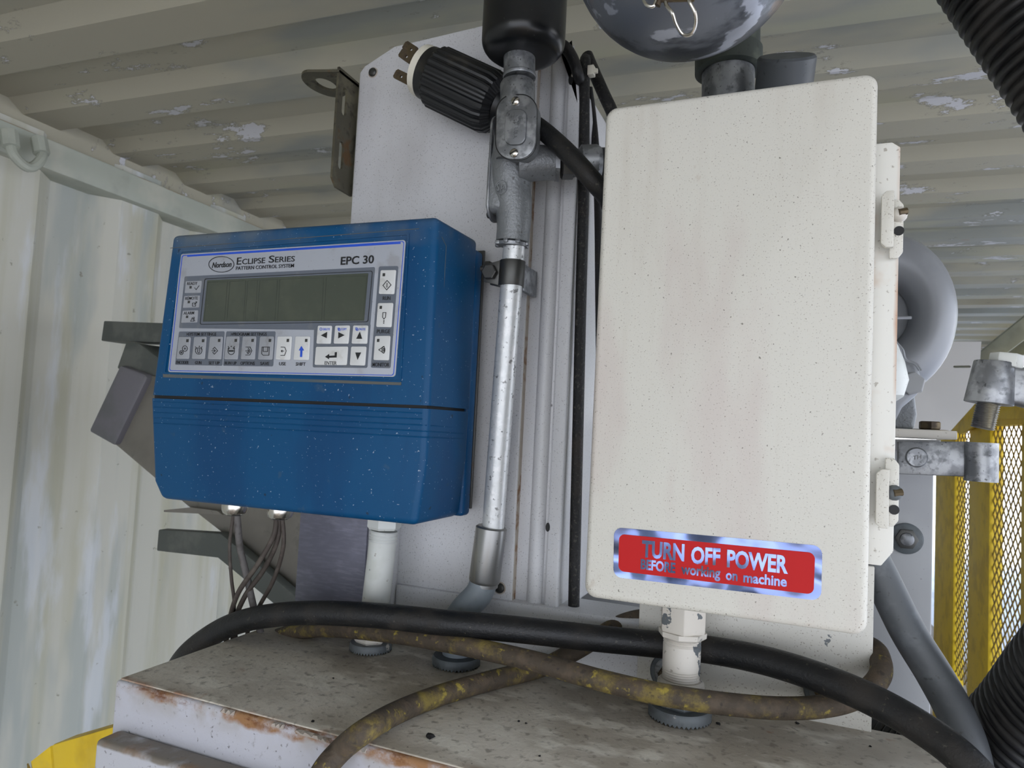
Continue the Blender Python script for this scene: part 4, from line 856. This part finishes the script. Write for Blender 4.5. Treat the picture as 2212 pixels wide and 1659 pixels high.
# ================================================================== RIGHT: MACHINE, BLOWER, BRACKETS
mp = thing('extraction_machine', 'grey painted machine side with one large washered bolt, right of the enclosure', 'machine frame', at((1950, 1500, .88)))
YM = .88
a = PY(2016, 1100, YM)
mb = MB(); mb.box((PY(1800, 1100, YM).x, YM, -1.4), (a.x, YM + .05, PY(1950, 950, YM).z)); mb.build('panel', m_mach, mp, bevel=.002)
mb = MB(); q0 = PY(1800, 924, .80); q1 = PY(2068, 950, .80); mb.box((q0.x, .80, q1.z), (q1.x, .93, PY(2068, 931, .80).z)); mb.build('top_plate', m_wpipe2, mp, bevel=.001)
mb = MB().prism([PY(a_, b_, .84) for a_, b_ in [(1880, 948), (2035, 950), (2018, 975), (1880, 975)]], (0, .03, 0)); mb.build('gusset', m_mach, mp, bevel=.002)
p = PY(1957, 1163, YM); mb = MB(); mb.lathe(p, (0, -1, 0), [(0, .0168), (.0025, .0168), (.0035, .015)], 32); wsh = mb.build('washer', m_nutgrey2, mp, label='dark steel washer and bolt')
mb = MB(); hexnut(mb, p + V((0, -.0035, 0)), (0, -1, 0), .0115, .004); mb.build('hex_nut', m_steel, wsh)
mb = MB(); mb.lathe(p + V((0, -.0075, 0)), (0, -1, 0), [(0, .0072), (.003, .0068), (.004, .005)], 20); mb.build('bolt_end', m_galv, wsh)
# plate bolt
mb = MB(); pz = PY(2020, 928, .86); pp = PY(2008, 931, .84); mb.lathe(pp, (0, 0, 1), [(0, .017), (.0015, .017)], 24); hexnut(mb, pp + V((0, 0, .0015)), (0, 0, 1), .0105, .0085); tag(mb.build('hex_bolt', m_rust), 'rusty dark hex bolt standing on the machine top plate', 'bolt')
# blower
YV = .98
bw = thing('blower', 'grey snail-shell blower with pale motor cap, half hidden right of the cream enclosure', 'blower', at((1930, 920, .95)))
cc = PY(1905, 682, YV); R0 = .085
def vol(ang):  # spiral
    return R0 * (1.0 + .04 * math.cos(math.radians(ang)))
mb = MB(); rings = []; nS = 48
for k in range(nS + 1):
    a = -90 + 360 * k / nS; ca, sa = math.cos(math.radians(a)), math.sin(math.radians(a)); rc = .060; rad = .028; ring_ = []
    for j in range(16):
        t = 2 * math.pi * j / 16; ring_.append(cc + V(((rc + rad * math.cos(t)) * ca * .93, rad * 1.2 * math.sin(t), (rc + rad * math.cos(t)) * sa * 1.18)))
    rings.append(ring_)
mb.loft(rings, cap=False); mb.build('scroll_housing', m_blower, bw)
mb = MB(); mb.lathe(cc + V((0, .012, 0)), (0, 1, 0), [(0, .062), (.01, .062)], 40); mb.v = [V((cc.x + (v.x - cc.x) * .93, v.y, cc.z + (v.z - cc.z) * 1.18)) for v in mb.v]; mb.build('back_disc', m_blower, bw)
mb = MB(); mb.lathe(cc + V((0, .022, 0)), (0, 1, 0), [(0, .0885), (.004, .0890), (.006, .0885)], 64); mb.v = [V((cc.x + (v.x - cc.x) * .93, v.y, cc.z + (v.z - cc.z) * 1.18)) for v in mb.v]; mb.build('rim_flange', m_steel, bw, label='thin dark rim')
mb = MB(); mb.tube([PY(1900, 688, .94), PY(1968, 686, .95)], .0022, 8); mb.build('casting_line', m_blower, bw)
mc = PY(1885, 800, .86)
mb = MB(); mb.lathe(PY(1878, 800, .87), (.25, -.12, -1), [(-.07, .022), (-.02, .034), (0, .036), (.02, .035), (.036, .026), (.042, .012)], 36); mb.build('motor_cap', m_wpipe, bw, label='white rounded motor cap')
mb = MB().prism([PY(x, y, .90) for x, y in [(1915, 735), (1932, 742), (1945, 775), (1975, 785), (1986, 800), (1993, 825), (1985, 850), (1950, 880), (1930, 920), (1880, 925), (1880, 735)]], (0, .035, 0)); mb.build('cast_bracket', m_blower, bw, bevel=.005, segs=3)
mb = MB().prism([PY(x, y, .92) for x, y in [(1940, 870), (1975, 845), (1982, 895), (1975, 928), (1900, 928)]], (0, .03, 0)); mb.build('foot', m_cast, bw, bevel=.004, segs=3)
mb = MB(); hexnut(mb, PY(1970, 830, .90), (-.1, -1, .1), .0135, .009, rot=.3); mb.build('hex_bolt', m_mach, bw, bevel=.0006)
for dx in (0, 5): 
    mb = MB(); mb.tube(spline([PY(1930 + dx, 738, .895), PY(1945 + dx, 755, .895), PY(1952 + dx, 776, .895), PY(1975 + dx, 786, .895), PY(1986 + dx, 800, .895)], 5), .0012, 8); mb.build('vent_wire', m_blower, bw)
# far slotted panel
sp_ = MB(); YS = 1.9
fnS = lambda a, b: PY(a, b, YS)
holed(sp_, [(1980, 738), (2120, 738), (2116, 800), (2108, 870), (2050, 935), (1960, 940), (1960, 738)], [slot(2010, 790, 40, 5), slot(2078, 792, 38, 5)], fnS, (0, .02, 0))
sl = tag(sp_.build('sheet_metal_screen', m_sheet, smooth=False), 'pale grey sheet panel with two thin slots, behind the blower', 'panel')
# hinge bracket
hb = thing('hinge_arm', 'galvanized flat steel arm with a rolled end, bolted to the machine frame', 'bracket', at((2040, 995, .78)))
YA = .78
mb = MB().prism([PY(x, y, YA) for x, y in [(1940, 953), (2098, 954), (2098, 1036), (2086, 1030), (1940, 1024)]], (0, .010, 0)); mb.build('arm', m_galv, hb, bevel=.0012)
t0 = PY(2120, 956, YA); t1 = PY(2119, 1040, YA); mb = MB(); mb.tube([t0, t1], .0138, 28); mb.build('rolled_eye', m_galv, hb)
p = PY(1980, 988, YA); mb = MB(); mb.lathe(p, (0, -1, 0), [(0, .0098), (.0012, .0096), (.002, .0085)], 28); rv = mb.build('rivet_head', m_galv, hb)
m2 = MB(); text_into(m2, 'TH', (1972, 994), (1990, 991), 9, YA - .0022, 0, t=.0006); m2.build('stamped_lettering', m_steel, rv)
# upper right bolt clamp
YK = .60
kk = thing('bolted_clamp_arm', 'galvanized cast clamp arm with a hex bolt threaded down through it', 'clamp', at((2140, 925, YK)))
a = PY(2148, 782, YK); b = PY(2135, 872, YK); d = b - a
mb = MB(); mb.tube([a, b], [.0128, .0155], 28); mb.build('boss', m_galv, kk, bevel=.0006)
mb = MB().prism([PY(x, y, YK - .004) for x, y in [(2150, 784), (2190, 790), (2300, 800), (2300, 900), (2205, 876), (2160, 870)]], (0, .016, 0)); mb.build('arm', m_galv, kk, bevel=.0035, segs=3)
mb = MB(); hexnut(mb, PY(2172, 793, YK), PY(2176, 768, YK) - PY(2172, 793, YK), .0108, .0095, rot=.35, ch=.03); mb.build('bolt_head', m_wpipe, kk, bevel=.0004)
mb = MB(); pr = []; a = PY(2136, 868, YK); b = PY(2122, 926, YK); L = (b - a).length; k = 0
while k * .0016 < L: pr += [(k * .0016, .0078), (k * .0016 + .0008, .0067)]; k += 1
mb.lathe(a, b - a, pr, 24); mb.build('bolt_thread', m_zinc, kk, label='exposed steel bolt thread')

# ================================================================== YELLOW GUARD CAGE
GX = .62
yg = thing('yellow_guard_cage', 'yellow guard frame with expanded metal mesh at the right edge', 'guard', (GX, 1.5, -1.4))
def gy(px): return PX(px, 1200, GX).y
def post(px0, px1, name='post'):
    ya, yb_ = gy(px1), gy(px0); zt__ = .06
    return ya, yb_
gtop = PX(2125, 868, GX).z
for (a, b) in ((2019, 2060), (2092, 2136), (2205, 2250)):
    y0g, y1g = gy(b), gy(a)
    mb = MB(); mb.box((GX, y0g, -1.4), (GX + .04, y1g, gtop)); mb.build('post', m_yel, yg, bevel=.002)
def mesh_panel(pa, pb, dz, w_):
    y0g, y1g = gy(pb), gy(pa); mb = MB(); nz = int(1.1 / dz); ny = max(1, int((y1g - y0g) / w_)); wy = (y1g - y0g) / ny; r = .0016
    for j in range(nz):
        z = gtop - j * dz
        for i in range(ny):
            ya = y0g + i * wy
            if j % 2: pts__ = [(ya, z), (ya + wy / 2, z - dz), (ya + wy, z)]
            else: pts__ = [(ya, z - dz), (ya + wy / 2, z), (ya + wy, z - dz)]
            for p_, q_ in zip(pts__, pts__[1:]):
                A_ = V((GX + .01, p_[0], p_[1])); B_ = V((GX + .01, q_[0], q_[1])); nn = V((0, .0034, 0)); mb.prism([A_ - nn, A_ + nn, B_ + nn, B_ - nn], (.003, 0, 0))
    return mb.build('expanded_mesh', m_yelmesh, yg, kind='stuff', smooth=False)
mesh_panel(2136, 2206, .023, .052); mesh_panel(2060, 2092, .020, .048)
mb = MB(); mb.box((GX - .002, gy(2260), gtop - .09), (GX + .05, gy(2019), gtop)); mb.build('top_rail', m_yel, yg, bevel=.002)
mb = MB().prism([PX(2032, 918, GX - .02), PX(2122, 858, GX - .02), PX(2300, 850, GX - .02), PX(2300, 905, GX - .02), PX(2130, 905, GX - .02), PX(2075, 938, GX - .02)], (.012, 0, 0)); mb.build('corner_plate', m_yel, yg, bevel=.002, label='slanted yellow corner plate')

# ================================================================== OUTSIDE TREE
tr = thing('tree', 'green leafy tree outside the open side, beyond the yellow guard', 'tree', (5.5, 9.0, -1.5))
mb = MB(); mb.tube([(5.5, 9, -1.5), (5.5, 9, 1)], [.15, .08], 10); mb.build('trunk', m_bark, tr)
mb = MB(); rnd = random.Random(3)
for k in range(2600):
    t = rnd.random() * 6.28; ph = math.acos(2 * rnd.random() - 1); r = 1.3 * rnd.random() ** .4
    c = V((5.5 + r * math.sin(ph) * math.cos(t), 9 + r * math.sin(ph) * math.sin(t), 1.2 + 1.1 * r * math.cos(ph))); a = V((rnd.uniform(-1, 1), rnd.uniform(-1, 1), rnd.uniform(-1, 1))).normalized() * .09; b = a.cross(V((rnd.uniform(-1, 1), rnd.uniform(-1, 1), 1))).normalized() * .05
    mb.add([c - a, c + b, c + a, c - b], [(0, 1, 2, 3)])
mb.build('foliage', m_leaf, tr, kind='stuff', smooth=False)

# ================================================================== DEBRIS ON THE TABLE
for k, (px, py, s_) in enumerate([(926, 1591, .0042), (1552, 1563, .0024), (1722, 1562, .0022), (1120, 1558, .0014), (1136, 1562, .0013), (1420, 1478, .0013), (720, 1465, .0014), (1006, 1490, .0012), (1166, 1633, .0014), (676, 1558, .0018), (1880, 1612, .0013)]):
    c = PZ(px, py, TZ + s_ * .3); mb = MB(); pts = []
    rnd = random.Random(k)
    mb.lathe(c - V((0, 0, s_ * .3)), (.1, .1, 1), [(0, s_ * .5), (s_ * .3, s_ * .8), (s_ * .7, s_ * .4)], 6); mb.v = [v + V((rnd.uniform(-1, 1), rnd.uniform(-1, 1), 0)) * s_ * .3 for v in mb.v]
    lb = ['largest black crumb on the dusty table, near its front edge', 'black crumb on the table just right of the grey lock ring under the enclosure', 'black crumb on the table in front of the enclosure plate, furthest right but one',
          'left one of the two tiny crumbs behind the largest crumb', 'right one of the two tiny crumbs right of the largest crumb', 'tiny crumb on the table just left of the nipple lock ring', 'tiny crumb in the shade left of the white conduit foot',
          'tiny crumb in front of the grey elbow foot', 'tiny crumb at the bottom edge of the picture, right of the largest crumb', 'small crumb by the rusted front edge at the left', 'tiny crumb at the far right end of the table'][k]
    tag(mb.build('debris_crumb', m_chip, smooth=False), lb, 'debris', 'black crumbs on the table top')

for o in S.objects:
    if 'wo' in o: del o['wo']
